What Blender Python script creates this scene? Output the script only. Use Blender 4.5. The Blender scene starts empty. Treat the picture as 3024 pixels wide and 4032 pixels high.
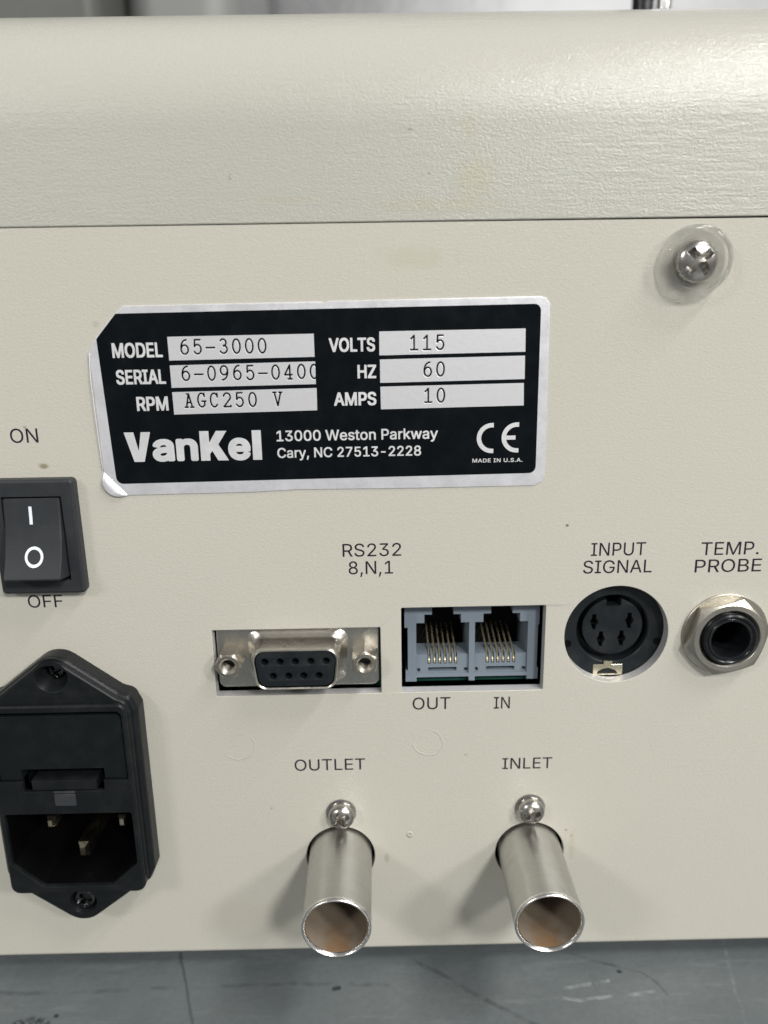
import bpy, bmesh, math, random
import numpy as np
from mathutils import Vector, Matrix, geometry, noise as mnoise
random.seed(4)
S = bpy.context.scene
MM = 0.001
PI = math.pi

# ------------------------------------------------------------------ camera
cam_d = bpy.data.cameras.new('camera')
cam = bpy.data.objects.new('camera', cam_d)
S.collection.objects.link(cam)
R_right = Vector((0.99980504, -0.01200365, -0.01567778))
R_down = Vector((-0.01827523, -0.26190927, -0.96491945))
R_fwd = Vector((0.0074764, 0.96501785, -0.26207758))
up = -R_down
back = -R_fwd
cam.matrix_world = Matrix(((R_right.x, up.x, back.x, 0.0),
                           (R_right.y, up.y, back.y, -133 * MM),
                           (R_right.z, up.z, back.z, 0.0),
                           (0, 0, 0, 1)))
cam_d.sensor_fit = 'VERTICAL'
cam_d.sensor_height = 36.0
cam_d.lens = 36.0 * 3073.449 / 4032.0
cam_d.clip_start = 0.005
cam_d.clip_end = 50
cam_d.dof.use_dof = True
cam_d.dof.focus_distance = 0.137
cam_d.dof.aperture_fstop = 15.0
S.camera = cam

# ------------------------------------------------------------------ world (dim room light)
W = bpy.data.worlds.new('World'); S.world = W; W.use_nodes = True
nt = W.node_tree; nt.nodes.clear()
wo = nt.nodes.new('ShaderNodeOutputWorld'); bg = nt.nodes.new('ShaderNodeBackground')
tc = nt.nodes.new('ShaderNodeTexCoord'); sep = nt.nodes.new('ShaderNodeSeparateXYZ')
mr = nt.nodes.new('ShaderNodeMapRange'); cr = nt.nodes.new('ShaderNodeValToRGB')
nt.links.new(tc.outputs['Generated'], sep.inputs[0]); nt.links.new(sep.outputs['Z'], mr.inputs['Value'])
mr.inputs['From Min'].default_value = -1; mr.inputs['From Max'].default_value = 1
nt.links.new(mr.outputs[0], cr.inputs[0]); nt.links.new(cr.outputs[0], bg.inputs[0])
e = cr.color_ramp.elements
e[0].position = 0.0; e[0].color = (0.16, 0.16, 0.155, 1)
e[1].position = 1.0; e[1].color = (0.36, 0.36, 0.355, 1)
a = e.new(0.45); a.color = (0.30, 0.30, 0.29, 1)
a = e.new(0.62); a.color = (0.62, 0.62, 0.60, 1)
bg.inputs['Strength'].default_value = 0.50
nt.links.new(bg.outputs[0], wo.inputs[0])

# ------------------------------------------------------------------ lamps: ceiling fittings of the room
def area(name, d, dist, sx, sy, watts, col, aim=(0, 0, -0.03)):
    l = bpy.data.lights.new(name, 'AREA'); l.shape = 'RECTANGLE'; l.size = sx; l.size_y = sy
    l.energy = watts; l.color = col
    o = bpy.data.objects.new(name, l); S.collection.objects.link(o)
    dv = Vector(d).normalized()
    o.location = Vector(aim) + dv * dist
    o.rotation_euler = (-dv).to_track_quat('-Z', 'Y').to_euler()
    return o
area('ceiling_lamp', (0.45, -1.0, 0.70), 1.3, 0.14, 0.18, 8.0, (1.0, 0.985, 0.95))
area('ceiling_lamp', (1.08, -1.0, 0.72), 1.4, 0.16, 0.16, 5.8, (1.0, 0.985, 0.95))
area('ceiling_lamp', (1.7, -1.0, 2.7), 1.4, 0.60, 0.05, 9.5, (1.0, 0.985, 0.95))
area('ceiling_lamp', (-1.0, -1.0, 0.75), 1.4, 0.24, 0.16, 3.8, (1.0, 0.985, 0.95))

S.view_settings.view_transform = 'Standard'
S.view_settings.look = 'None'
S.view_settings.exposure = 0.18
S.view_settings.gamma = 1.0
S.cycles.max_bounces = 10
S.cycles.transparent_max_bounces = 12
S.cycles.caustics_reflective = True
S.cycles.caustics_refractive = True

# ------------------------------------------------------------------ materials
class N:
    def __init__(self, name):
        self.m = bpy.data.materials.new(name); self.m.use_nodes = True
        self.t = self.m.node_tree; self.n = self.t.nodes; self.l = self.t.links
        self.b = self.n['Principled BSDF']
        self.tc = self.n.new('ShaderNodeTexCoord')
    def lk(self, a, b): self.l.new(a, b)
    def mapping(self, scale=(1, 1, 1), loc=(0, 0, 0), rot=(0, 0, 0)):
        m = self.n.new('ShaderNodeMapping'); self.lk(self.tc.outputs['Object'], m.inputs['Vector'])
        m.inputs['Scale'].default_value = scale; m.inputs['Location'].default_value = loc
        m.inputs['Rotation'].default_value = rot
        return m.outputs[0]
    def noise(self, scale, detail=3, rough=0.55, vec=None, dist=0.0):
        t = self.n.new('ShaderNodeTexNoise'); t.inputs['Scale'].default_value = scale
        t.inputs['Detail'].default_value = detail; t.inputs['Roughness'].default_value = rough
        t.inputs['Distortion'].default_value = dist
        self.lk(vec or self.tc.outputs['Object'], t.inputs['Vector'])
        return t.outputs['Fac']
    def ramp(self, fac, stops):
        r = self.n.new('ShaderNodeValToRGB'); self.lk(fac, r.inputs[0])
        el = r.color_ramp.elements
        for i, (p, c) in enumerate(stops):
            k = el[i] if i < 2 else el.new(p)
            k.position = p; k.color = (*c, 1) if len(c) == 3 else c
        return r.outputs[0]
    def mr(self, v, a, b, c, d, smooth=False):
        r = self.n.new('ShaderNodeMapRange')
        if smooth: r.interpolation_type = 'SMOOTHSTEP'
        self.lk(v, r.inputs['Value'])
        for k, x in zip(('From Min', 'From Max', 'To Min', 'To Max'), (a, b, c, d)): r.inputs[k].default_value = x
        return r.outputs[0]
    def math(self, op, a, b=None, c=None):
        r = self.n.new('ShaderNodeMath'); r.operation = op
        for i, x in enumerate((a, b, c)):
            if x is None: continue
            if hasattr(x, 'links'): self.lk(x, r.inputs[i])
            else: r.inputs[i].default_value = x
        return r.outputs[0]
    def vmath(self, op, a, b=None):
        r = self.n.new('ShaderNodeVectorMath'); r.operation = op
        for i, x in enumerate((a, b)):
            if x is None: continue
            if hasattr(x, 'links'): self.lk(x, r.inputs[i])
            else: r.inputs[i].default_value = x
        return r
    def mix(self, fac, a, b, mode='MIX'):
        r = self.n.new('ShaderNodeMix'); r.data_type = 'RGBA'; r.blend_type = mode
        if hasattr(fac, 'links'): self.lk(fac, r.inputs[0])
        else: r.inputs[0].default_value = fac
        for i, x in ((6, a), (7, b)):
            if hasattr(x, 'links'): self.lk(x, r.inputs[i])
            else: r.inputs[i].default_value = (*x, 1)
        return r.outputs[2]
    def bump(self, h, strength, dist, normal=None):
        r = self.n.new('ShaderNodeBump'); self.lk(h, r.inputs['Height'])
        r.inputs['Strength'].default_value = strength; r.inputs['Distance'].default_value = dist
        if normal: self.lk(normal, r.inputs['Normal'])
        return r.outputs[0]
    def set(self, **k):
        for n_, v in k.items():
            s = self.b.inputs[n_.replace('_', ' ')]
            if hasattr(v, 'links'): self.lk(v, s)
            else: s.default_value = (*v, 1) if isinstance(v, tuple) and len(v) == 3 else v
        return self.m
    def segdist(self, pts, vec):
        """distance (m) to a polyline given in object coordinates (x, y[, z])"""
        out = None
        for A, B in zip(pts[:-1], pts[1:]):
            A = Vector(A); B = Vector(B); AB = B - A
            ap = self.vmath('SUBTRACT', vec, tuple(A)).outputs[0]
            t = self.vmath('DOT_PRODUCT', ap, tuple(AB / AB.length_squared)).outputs['Value']
            cl = self.n.new('ShaderNodeClamp'); self.lk(t, cl.inputs[0])
            sc = self.vmath('SCALE', tuple(AB)); self.lk(cl.outputs[0], sc.inputs['Scale'])
            d = self.vmath('SUBTRACT', ap, sc.outputs[0]).outputs[0]
            d = self.vmath('LENGTH', d).outputs['Value']
            out = d if out is None else self.math('MINIMUM', out, d)
        return out

PAINT = (0.525, 0.510, 0.448)
def paint(name, base, stretch, grain, bump_d, stains=(), rings=(), zo=0.0, rough=0.17, streak=0.35):
    k = N(name)
    stains = [((c[0], c[1], c[2] - zo), r, a, m_) for c, r, a, m_ in stains]; rings = [((c[0], c[1], c[2] - zo), r, a, m_) for c, r, a, m_ in rings]
    v = k.mapping((1, 1, stretch))
    warp = k.noise(500, 2, 0.5)
    g1 = k.noise(grain, 3, 0.6, v, 0.6)
    g2 = k.noise(grain * 3.1, 2, 0.5, v)
    big = k.noise(9, 3, 0.5)
    g3 = k.noise(grain * 0.55, 2, 0.5, k.mapping((0.16, 1, 1.3)))
    h = k.math('ADD', k.math('MULTIPLY', g1, 1.0), k.math('MULTIPLY', g2, 0.3))
    patch = k.mr(k.noise(28, 3, 0.6), 0.4, 0.62, 0.05, streak)
    h = k.math('ADD', h, k.math('MULTIPLY', g3, patch))
    col = k.mix(k.mr(big, 0.3, 0.7, 0, 1), base, tuple(c * 0.955 for c in base))
    col = k.mix(k.mr(g1, 0.35, 0.7, 0.0, 0.10), col, tuple(c * 0.7 for c in base))
    pos = k.tc.outputs['Object']
    for (c, rad, colr, amt) in stains:
        sc = k.vmath('SUBTRACT', pos, tuple(x * MM for x in c)).outputs[0]
        sc = k.vmath('DIVIDE', sc, tuple(x * MM for x in rad)).outputs[0]
        d = k.vmath('LENGTH', sc).outputs['Value']
        d = k.math('ADD', d, k.mr(k.noise(380, 5, 0.7), 0.2, 0.8, -0.6, 0.6))
        m_ = k.mr(d, 0.2, 1.0, amt, 0.0, True)
        col = k.mix(m_, col, colr)
    for (c, r_, w_, amp) in rings:
        d = k.vmath('LENGTH', k.vmath('SUBTRACT', pos, tuple(x * MM for x in c)).outputs[0]).outputs['Value']
        d = k.math('ABSOLUTE', k.math('SUBTRACT', k.math('ADD', d, k.mr(k.noise(300, 2), 0.2, 0.8, -0.0004, 0.0004)), r_ * MM))
        brk = k.mr(k.noise(160, 2), 0.38, 0.52, 0.0, 1.0)
        m_ = k.math('MULTIPLY', k.mr(d, 0, w_ * MM, 1, 0, True), brk)
        h = k.math('ADD', h, k.math('MULTIPLY', m_, amp))
        col = k.mix(k.math('MULTIPLY', m_, 0.07), col, (0.30, 0.29, 0.24))
    nrm = k.bump(h, 1.0, bump_d)
    r = k.mr(k.noise(55, 3), 0.3, 0.7, rough - 0.03, rough + 0.06)
    return k.set(Base_Color=col, Roughness=r, Normal=nrm, Specular_IOR_Level=0.5)

DIRT = (0.20, 0.17, 0.10); YEL = (0.42, 0.38, 0.24)
M = {}
M['panel'] = paint('panel_paint', PAINT, 1.4, 1900, 0.000050,
    stains=[((-57.6, 0, -26.8), (1.0, 3, 0.6), DIRT, 0.8), ((-60, 0, -20.0), (0.5, 3, 0.3), DIRT, 0.6),
            ((7, 0, 6.6), (9, 3, 2.6), YEL, 0.22), ((33.6, 0, -39.2), (0.5, 3, 0.4), (0.08, .07, .05), 0.9),
            ((36.2, 0, -102.4), (0.55, 3, 0.35), (0.30, 0.2, 0.08), 0.8), ((37.4, 0, -103.8), (0.35, 3, 0.3), (0.3, 0.2, 0.08), 0.7),
            ((16, 0, -85), (0.5, 3, 0.35), DIRT, 0.6), ((38, 0, -68), (0.4, 3, 0.4), DIRT, 0.4),
            ((-12, 0, -116), (7, 3, 2), YEL, 0.18), ((20, 0, -112), (4, 3, 5), (0.40, 0.42, 0.33), 0.25),
            ((-46, 0, -3.2), (0.9, 3, 0.8), DIRT, 0.2),
            ((0.5, 0, -108), (0.7, 3, 1.8), DIRT, 0.3), ((37.5, 0, -106), (0.8, 3, 4), YEL, 0.35),
            ((-22, 0, -96), (0.35, 3, 0.3), DIRT, 0.7), ((-30, 0, -121), (14, 3, 5), YEL, 0.10)],
    zo=-60, rings=[((-27.6, 0, -82.2), 2.9, 0.22, 1.1), ((8.8, 0, -82.3), 2.8, 0.22, 1.1), ((5.1, 0, -102.7), 0.2, 0.45, 4.0)])
M['cover'] = paint('cover_paint', (0.448, 0.442, 0.394), 1.7, 1700, 0.000090,
    stains=[((16.5, 0, 18.5), (4.2, 3, 5.5), YEL, 0.30), ((10, 0, 14.5), (14, 3, 1.6), YEL, 0.20),
            ((-14, 0, 15.6), (7, 3, 0.8), YEL, 0.22), ((6, 0, 25.6), (0.9, 3, 0.22), DIRT, 0.8),
            ((-5, 0, 28), (9, 3, 1.2), (0.46, 0.45, 0.40), 0.35), ((15.0, 0, 26), (2, 3, 3), YEL, 0.3),
            ((-22.5, 0, 19), (0.5, 3, 0.9), DIRT, 0.4), ((9, 0, 19.2), (0.4, 3, 0.3), DIRT, 0.6)], zo=12, streak=1.1)
def plastic(name, col, rough, bump=0.00002, scale=2500, dust=0.0, spec=0.3):
    k = N(name)
    n1 = k.noise(scale, 3); n2 = k.noise(260, 4, 0.6)
    c = k.mix(k.mr(n2, 0.45, 0.75, 0, dust), col, (0.12, 0.12, 0.115))
    return k.set(Base_Color=c, Roughness=k.mr(n2, 0.3, 0.7, rough - 0.05, rough + 0.08), Normal=k.bump(n1, 1.0, bump), Specular_IOR_Level=spec)
M['switch'] = plastic('switch_black_plastic', (0.026, 0.029, 0.033), 0.46, 0.000025, 2600, 0.05)
M['inlet'] = plastic('inlet_black_plastic', (0.007, 0.0085, 0.010), 0.36, 0.00003, 2400, 0.05, 0.22)
M['drawer'] = plastic('drawer_black_plastic', (0.0065, 0.0085, 0.0095), 0.5, 0.00003, 2600, 0.03, 0.15)
M['cavity'] = plastic('cavity_black_plastic', (0.002, 0.002, 0.0025), 0.45, spec=0.12)  # near-black copy of the plastic: shade of the recesses put into the colour
M['worn'] = plastic('worn_black_plastic', (0.035, 0.037, 0.042), 0.5, 0.00006, 1500, 0.3)
M['black_gloss'] = plastic('black_gloss_plastic', (0.008, 0.009, 0.011), 0.22, 0.00001, 1500, 0.1)
M['dsub'] = plastic('socket_black_plastic', (0.010, 0.013, 0.0155), 0.42, 0.00003, 2200, 0.10, 0.25)
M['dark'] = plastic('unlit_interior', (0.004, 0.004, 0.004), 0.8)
M['grey'] = plastic('grey_blue_plastic', (0.18, 0.215, 0.255), 0.42, 0.00001, 2000, 0.02)
M['white_ink'] = plastic('white_print', (0.74, 0.79, 0.86), 0.5)
M['ink'] = plastic('dark_purple_print', (0.018, 0.010, 0.022), 0.5)
M['plate_black'] = plastic('black_label_print', (0.003, 0.0045, 0.006), 0.30, 0.000006, 1500, 0.02, 0.12)
M['green'] = plastic('green_circuit_board', (0.012, 0.06, 0.045), 0.4)
def metal(name, col, rough, streak=None, bump=0.0, spots=0.0, spotcol=(0.2, 0.15, 0.1), metallic=1.0):
    k = N(name)
    v = k.mapping(streak) if streak else None
    n1 = k.noise(900, 4, 0.6, v); n2 = k.noise(210, 4, 0.65)
    c = k.mix(k.mr(n1, 0.3, 0.7, 0, 0.22), col, tuple(x * 0.62 for x in col))
    c = k.mix(k.mr(n2, 0.52, 0.75, 0, spots), c, spotcol)
    r = k.mr(n2, 0.3, 0.7, rough - 0.05, rough + 0.12)
    return k.set(Base_Color=c, Metallic=metallic, Roughness=r, Normal=k.bump(n1, 1.0, bump))
M['nickel'] = metal('nickel_plating', (0.47, 0.445, 0.39), 0.36, None, 0.00004, 0.35, (0.30, 0.26, 0.20))
M['dshell'] = metal('tin_plated_shell', (0.60, 0.575, 0.53), 0.27, None, 0.00005, 0.3, (0.30, 0.26, 0.2))
M['steel'] = metal('screw_steel', (0.50, 0.48, 0.455), 0.22, None, 0.00002, 0.35, (0.22, 0.2, 0.18))
M['tube'] = metal('brushed_tube_steel', (0.56, 0.555, 0.535), 0.33, (0.3, 3.0, 0.3), 0.00003, 0.25, (0.36, 0.34, 0.31))
M['rim'] = metal('bare_cut_steel', (0.80, 0.79, 0.78), 0.22, None, 0.00004, 0.1)
M['gold'] = metal('gold_contact', (0.85, 0.72, 0.46), 0.25, metallic=0.8)
M['alu'] = metal('label_aluminium', (0.80, 0.80, 0.84), 0.42, (1.2, 1, 1.0), 0.00003, 0.06, (0.6, 0.6, 0.63), 0.6)
M['alu_print'] = metal('bare_label_aluminium', (0.80, 0.80, 0.82), 0.45, None, 0.00001, 0.0, (0.6, 0.6, 0.63), 0.5)
M['chrome'] = metal('chrome', (0.8, 0.8, 0.8), 0.08)
M['blade'] = metal('tinned_blade', (0.74, 0.67, 0.50), 0.22)
M['edge'] = metal('cut_sheet_edge', (0.60, 0.60, 0.61), 0.38, (1, 1, 6), 0.00008, 0.3, (0.3, 0.3, 0.29), 0.3)
# the faces of the data fields: plain aluminium, the grooves' weaker reflection darkened into the colour where characters are struck
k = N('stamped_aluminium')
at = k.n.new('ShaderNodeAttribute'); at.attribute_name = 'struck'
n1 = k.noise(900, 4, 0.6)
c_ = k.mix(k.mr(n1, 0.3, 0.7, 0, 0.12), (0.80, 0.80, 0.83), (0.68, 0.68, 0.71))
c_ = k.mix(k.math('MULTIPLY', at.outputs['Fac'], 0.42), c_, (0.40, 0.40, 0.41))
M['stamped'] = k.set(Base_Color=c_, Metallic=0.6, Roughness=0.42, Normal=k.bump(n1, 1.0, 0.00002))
# bore of the tubes: grey-brown film with rust at the bottom
k = N('stained_bore')
sx = k.n.new('ShaderNodeSeparateXYZ'); k.lk(k.tc.outputs['Object'], sx.inputs[0])
front_ = k.mr(sx.outputs['Y'], -0.018, -0.009, 1, 0, True)
low = k.math('ADD', k.mr(sx.outputs['Z'], -0.0056, -0.0042, 1, 0), k.mr(k.noise(420, 4, 0.7), 0.25, 0.75, -0.55, 0.45))
c_ = k.mix(k.noise(500, 4, 0.65), (0.26, 0.215, 0.165), (0.19, 0.155, 0.12))
c_ = k.mix(k.math('MULTIPLY', front_, k.mr(low, 0.25, 1.0, 0, 0.6, True)), c_, (0.22, 0.105, 0.025))
M['bore'] = k.set(Base_Color=c_, Roughness=0.5, Metallic=0.1, Normal=k.bump(k.noise(1200, 3), 1.0, 0.00004))
# clear rubber cup
k = N('clear_plastic')
M['clear'] = k.set(Base_Color=(0.985, 0.985, 0.98), Roughness=0.03, Transmission_Weight=1.0, IOR=1.16, Alpha=0.7, Coat_Weight=1.0, Coat_Roughness=0.05)
# bench top
k = N('bench_top_slate')
pos = k.tc.outputs['Object']
wv = k.vmath('ADD', pos, None)
wn = k.n.new('ShaderNodeTexNoise'); wn.inputs['Scale'].default_value = 180; wn.inputs['Detail'].default_value = 4
k.lk(pos, wn.inputs['Vector'])
wo_ = k.vmath('SUBTRACT', wn.outputs['Color'], (0.5, 0.5, 0.5)).outputs[0]
sc_ = k.vmath('SCALE', wo_); sc_.inputs['Scale'].default_value = 0.0016
wp = k.vmath('ADD', pos, sc_.outputs[0]).outputs[0]
c_ = k.mix(k.mr(k.noise(28, 6, 0.65), 0.3, 0.7, 0, 1), (0.085, 0.100, 0.109), (0.132, 0.147, 0.152))
c_ = k.mix(k.mr(k.noise(700, 3, 0.6), 0.35, 0.7, 0, 0.35), c_, (0.08, 0.09, 0.095))
c_ = k.mix(k.mr(k.noise(120, 5, 0.7, k.mapping((0.35, 2.2, 1))), 0.55, 0.75, 0, 0.35), c_, (0.22, 0.235, 0.24))
def stroke(pts, w, colr, amt, brk=None):
    global c_
    d = k.segdist([(x * MM, y * MM, 0) for x, y in pts], wp)
    m_ = k.mr(d, w * MM * 0.35, w * MM, amt, 0, True)
    if brk: m_ = k.math('MULTIPLY', m_, k.mr(k.noise(brk, 4, 0.7), 0.42, 0.58, 0, 1))
    c_ = k.mix(m_, c_, colr)
BLK = (0.022, 0.026, 0.03)
stroke([(2.5, 3.0), (9.1, -1.7), (17.9, -8.1), (27.7, -14.8), (45, -27)], 0.75, BLK, 0.42, 120)
stroke([(37.4, 2.0), (45.7, -1.5), (52.2, -3.7), (54.6, -6.3), (56, -10.2)], 0.55, BLK, 0.4, 120)
stroke([(-44.0, 4), (-43.3, 2.1), (-37.7, -13.1), (-33, -27)], 0.5, (0.04, 0.045, 0.05), 0.6)
stroke([(-82, -5.2), (-60, -5.4), (-41.9, -4.8), (-20, -4.6), (0, -5.2)], 0.7, (0.055, 0.062, 0.068), 0.6, 150)
stroke([(36.1, -7.2), (40, -6.6), (45.0, -5.7)], 0.6, (0.38, 0.41, 0.42), 0.35, 260)
stroke([(33.4, -9.0), (38.7, -10.1), (45.4, -9.1), (53.3, -8.7)], 0.6, (0.38, 0.41, 0.42), 0.35, 260)
stroke([(72.2, 3.8), (70.9, -3), (68.1, -15.8), (64, -30)], 0.5, (0.20, 0.22, 0.225), 0.5, 200)
stroke([(47.9, -3.4), (48.0, -3.45)], 0.75, BLK, 0.95)
stroke([(-10.6, -6.2), (-9.8, -6.0)], 0.8, BLK, 0.95)
stroke([(-64.7, -10.6), (-64.6, -10.6)], 0.7, BLK, 0.95)
stroke([(-72, -12.6), (-68, -11.9), (-66, -12.4)], 1.3, BLK, 0.95, 800)
stroke([(-43, -30), (10, -26)], 6.0, (0.17, 0.18, 0.18), 0.3, 150)
h_ = k.math('ADD', k.noise(900, 4, 0.7), k.noise(60, 4, 0.6))
M['bench'] = k.set(Base_Color=c_, Roughness=k.mr(k.noise(90, 4), 0.3, 0.7, 0.36, 0.52), Normal=k.bump(h_, 1.0, 0.00008))
k = N('hood_wall_metal')
c_ = k.mix(k.noise(5, 5, 0.6, k.mapping((1, 1, 3))), (0.29, 0.29, 0.30), (0.21, 0.215, 0.22))
M['wall'] = k.set(Base_Color=c_, Roughness=0.42, Metallic=0.75, Normal=k.bump(k.noise(12, 3), 1.0, 0.002))

# ------------------------------------------------------------------ helpers. Work in millimetres: x right, y into the instrument, z up
def finish(name, verts, faces, mat, parent=None, origin=(0, 0, 0), sharp=32, label=None, smooth=True, wn=True):
    me = bpy.data.meshes.new(name)
    ox, oy, oz = origin
    me.from_pydata([((x - ox) * MM, (y - oy) * MM, (z - oz) * MM) for x, y, z in verts], [], faces)
    me.validate()
    bm = bmesh.new(); bm.from_mesh(me)
    bmesh.ops.remove_doubles(bm, verts=bm.verts, dist=1e-7)
    bmesh.ops.recalc_face_normals(bm, faces=bm.faces)
    bm.to_mesh(me); bm.free()
    if smooth:
        me.polygons.foreach_set('use_smooth', [True] * len(me.polygons))
        me.set_sharp_from_angle(angle=math.radians(sharp))
    me.materials.append(mat)
    o = bpy.data.objects.new(name, me); S.collection.objects.link(o)
    if smooth and wn:
        m_ = o.modifiers.new('weighted_normal', 'WEIGHTED_NORMAL'); m_.keep_sharp = True; m_.weight = 100
    return place(o, parent, origin, label)
def place(o, parent=None, origin=(0, 0, 0), label=None):
    w = Vector(origin) * MM
    if parent is not None:
        o.parent = parent
        par = Vector((0, 0, 0)); p = parent
        while p is not None:
            par += p.location; p = p.parent
        w = w - par
    o.location = w
    if label: o['label'] = label
    return o
class MB:
    def __init__(s): s.v = []; s.f = []
    def add(s, v, f):
        n = len(s.v); s.v += [tuple(q) for q in v]; s.f += [tuple(i + n for i in q) for q in f]; return s
    def box(s, x0, x1, y0, y1, z0, z1):
        v = [(x, y, z) for x in (x0, x1) for y in (y0, y1) for z in (z0, z1)]
        return s.add(v, [(0, 1, 3, 2), (4, 6, 7, 5), (0, 4, 5, 1), (2, 3, 7, 6), (0, 2, 6, 4), (1, 5, 7, 3)])
    def rings(s, rs, closed=True, cap0=False, cap1=False):
        n = len(rs[0]); v = [q for r in rs for q in r]; f = []
        for i in range(len(rs) - 1):
            for j in range(n if closed else n - 1):
                a = i * n + j; b = i * n + (j + 1) % n
                f.append((a, b, b + n, a + n))
        if cap0: f.append(tuple(range(n)))
        if cap1: f.append(tuple((len(rs) - 1) * n + j for j in range(n)))
        return s.add(v, f)
    def lathe(s, prof, cx, cz, n=48, cap0=False, cap1=False, rot=0.0):
        """prof: (radius, y) pairs, turned about the y axis through (cx, cz)"""
        return s.rings([[(cx + r * math.cos(rot + 2 * PI * j / n), y, cz + r * math.sin(rot + 2 * PI * j / n)) for j in range(n)] for r, y in prof], True, cap0, cap1)
    def plate(s, outer, holes, yf, yb, bev=0.0, steps=3, hyb=None, back=False, hbev=0.0):
        """flat plate in the xz plane: front face at yf with holes, walls back to yb, rounded front edge"""
        def sheet(o, hs, y, flip=False):
            loops = [[Vector((x, z, 0)) for x, z in o]] + [[Vector((x, z, 0)) for x, z in h] for h in hs]
            tri = geometry.tessellate_polygon(loops)
            v = [(q.x, y, q.y) for l in loops for q in l]
            s.add(v, [tuple(t) for t in tri])
        lv = []
        if bev > 0:
            for i in range(steps + 1):
                a = (PI / 2) * i / steps
                lv.append((yf + bev * (1 - math.sin(a)), bev * (1 - math.cos(a))))
        else: lv = [(yf, 0)]
        rs = [[(x, yb, z) for x, z in outer]] + [[(x, y, z) for x, z in inset(outer, d)] for y, d in lv]
        s.rings(rs)
        hh = []
        for i, h in enumerate(holes):
            yy = (hyb[i] if hyb else yb)
            if hbev > 0:
                s.rings([[(x, yf, z) for x, z in inset(h, -hbev)], [(x, yf + hbev * .35, z) for x, z in inset(h, -hbev * .35)], [(x, yf + hbev, z) for x, z in h], [(x, yy, z) for x, z in h]])
                hh.append(inset(h, -hbev))
            else:
                s.rings([[(x, yf, z) for x, z in h], [(x, yy, z) for x, z in h]])
                hh.append(h)
        sheet(inset(outer, lv[-1][1]), hh, yf)
        if back: sheet(outer, holes, yb)
        return s
    def tube(s, pts, r, n=8, cap=True):
        P = [Vector(p) for p in pts]; rs = []
        for i, p in enumerate(P):
            t = (P[min(i + 1, len(P) - 1)] - P[max(i - 1, 0)]).normalized()
            a = t.cross(Vector((1, 0, 0)));
            if a.length < 1e-3: a = t.cross(Vector((0, 0, 1)))
            a.normalize(); b = t.cross(a)
            rs.append([tuple(p + (a * math.cos(2 * PI * j / n) + b * math.sin(2 * PI * j / n)) * r) for j in range(n)])
        return s.rings(rs, True, cap, cap)
    def make(s, name, mat, parent=None, origin=(0, 0, 0), **k): return finish(name, s.v, s.f, mat, parent, origin, **k)

def area2(p): return 0.5 * sum(p[i][0] * p[(i + 1) % len(p)][1] - p[(i + 1) % len(p)][0] * p[i][1] for i in range(len(p)))
def inset(p, d):
    if abs(d) < 1e-9: return list(p)
    sgn = 1 if area2(p) > 0 else -1
    out = []; n = len(p)
    for i in range(n):
        a = Vector(p[i - 1]); b = Vector(p[i]); c = Vector(p[(i + 1) % n])
        e1 = (b - a).normalized(); e2 = (c - b).normalized()
        n1 = Vector((-e1.y, e1.x)); n2 = Vector((-e2.y, e2.x))
        m_ = (n1 + n2); m_.normalize()
        q = max(0.35, m_.dot(n1))
        out.append(tuple(b + m_ * (sgn * d / q)))
    return out
def fillet(pts, rad, seg=6):
    """round the corners of a polygon; rad is one radius or one per corner"""
    n = len(pts); out = []
    for i in range(n):
        r = rad[i] if isinstance(rad, (list, tuple)) else rad
        b = Vector(pts[i]); a = Vector(pts[i - 1]) - b; c = Vector(pts[(i + 1) % n]) - b
        if r <= 0: out.append(tuple(b)); continue
        la, lc = a.length, c.length; a.normalize(); c.normalize()
        ang = a.angle(c); t = min(r / math.tan(ang / 2), la * 0.49, lc * 0.49); r2 = t * math.tan(ang / 2)
        ctr = b + (a + c).normalized() * (r2 / math.sin(ang / 2))
        p0 = b + a * t - ctr; p1 = b + c * t - ctr
        a0 = math.atan2(p0.y, p0.x); a1 = math.atan2(p1.y, p1.x); da = (a1 - a0 + PI) % (2 * PI) - PI
        for j in range(seg + 1):
            th = a0 + da * j / seg
            out.append((ctr.x + r2 * math.cos(th), ctr.y + r2 * math.sin(th)))
    return out
def rect(x0, x1, z0, z1, r=0, seg=5):
    return fillet([(x0, z0), (x1, z0), (x1, z1), (x0, z1)], r, seg)
def circ(cx, cz, r, n=48, rot=0): return [(cx + r * math.cos(rot + 2 * PI * j / n), cz + r * math.sin(rot + 2 * PI * j / n)) for j in range(n)]

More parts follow.
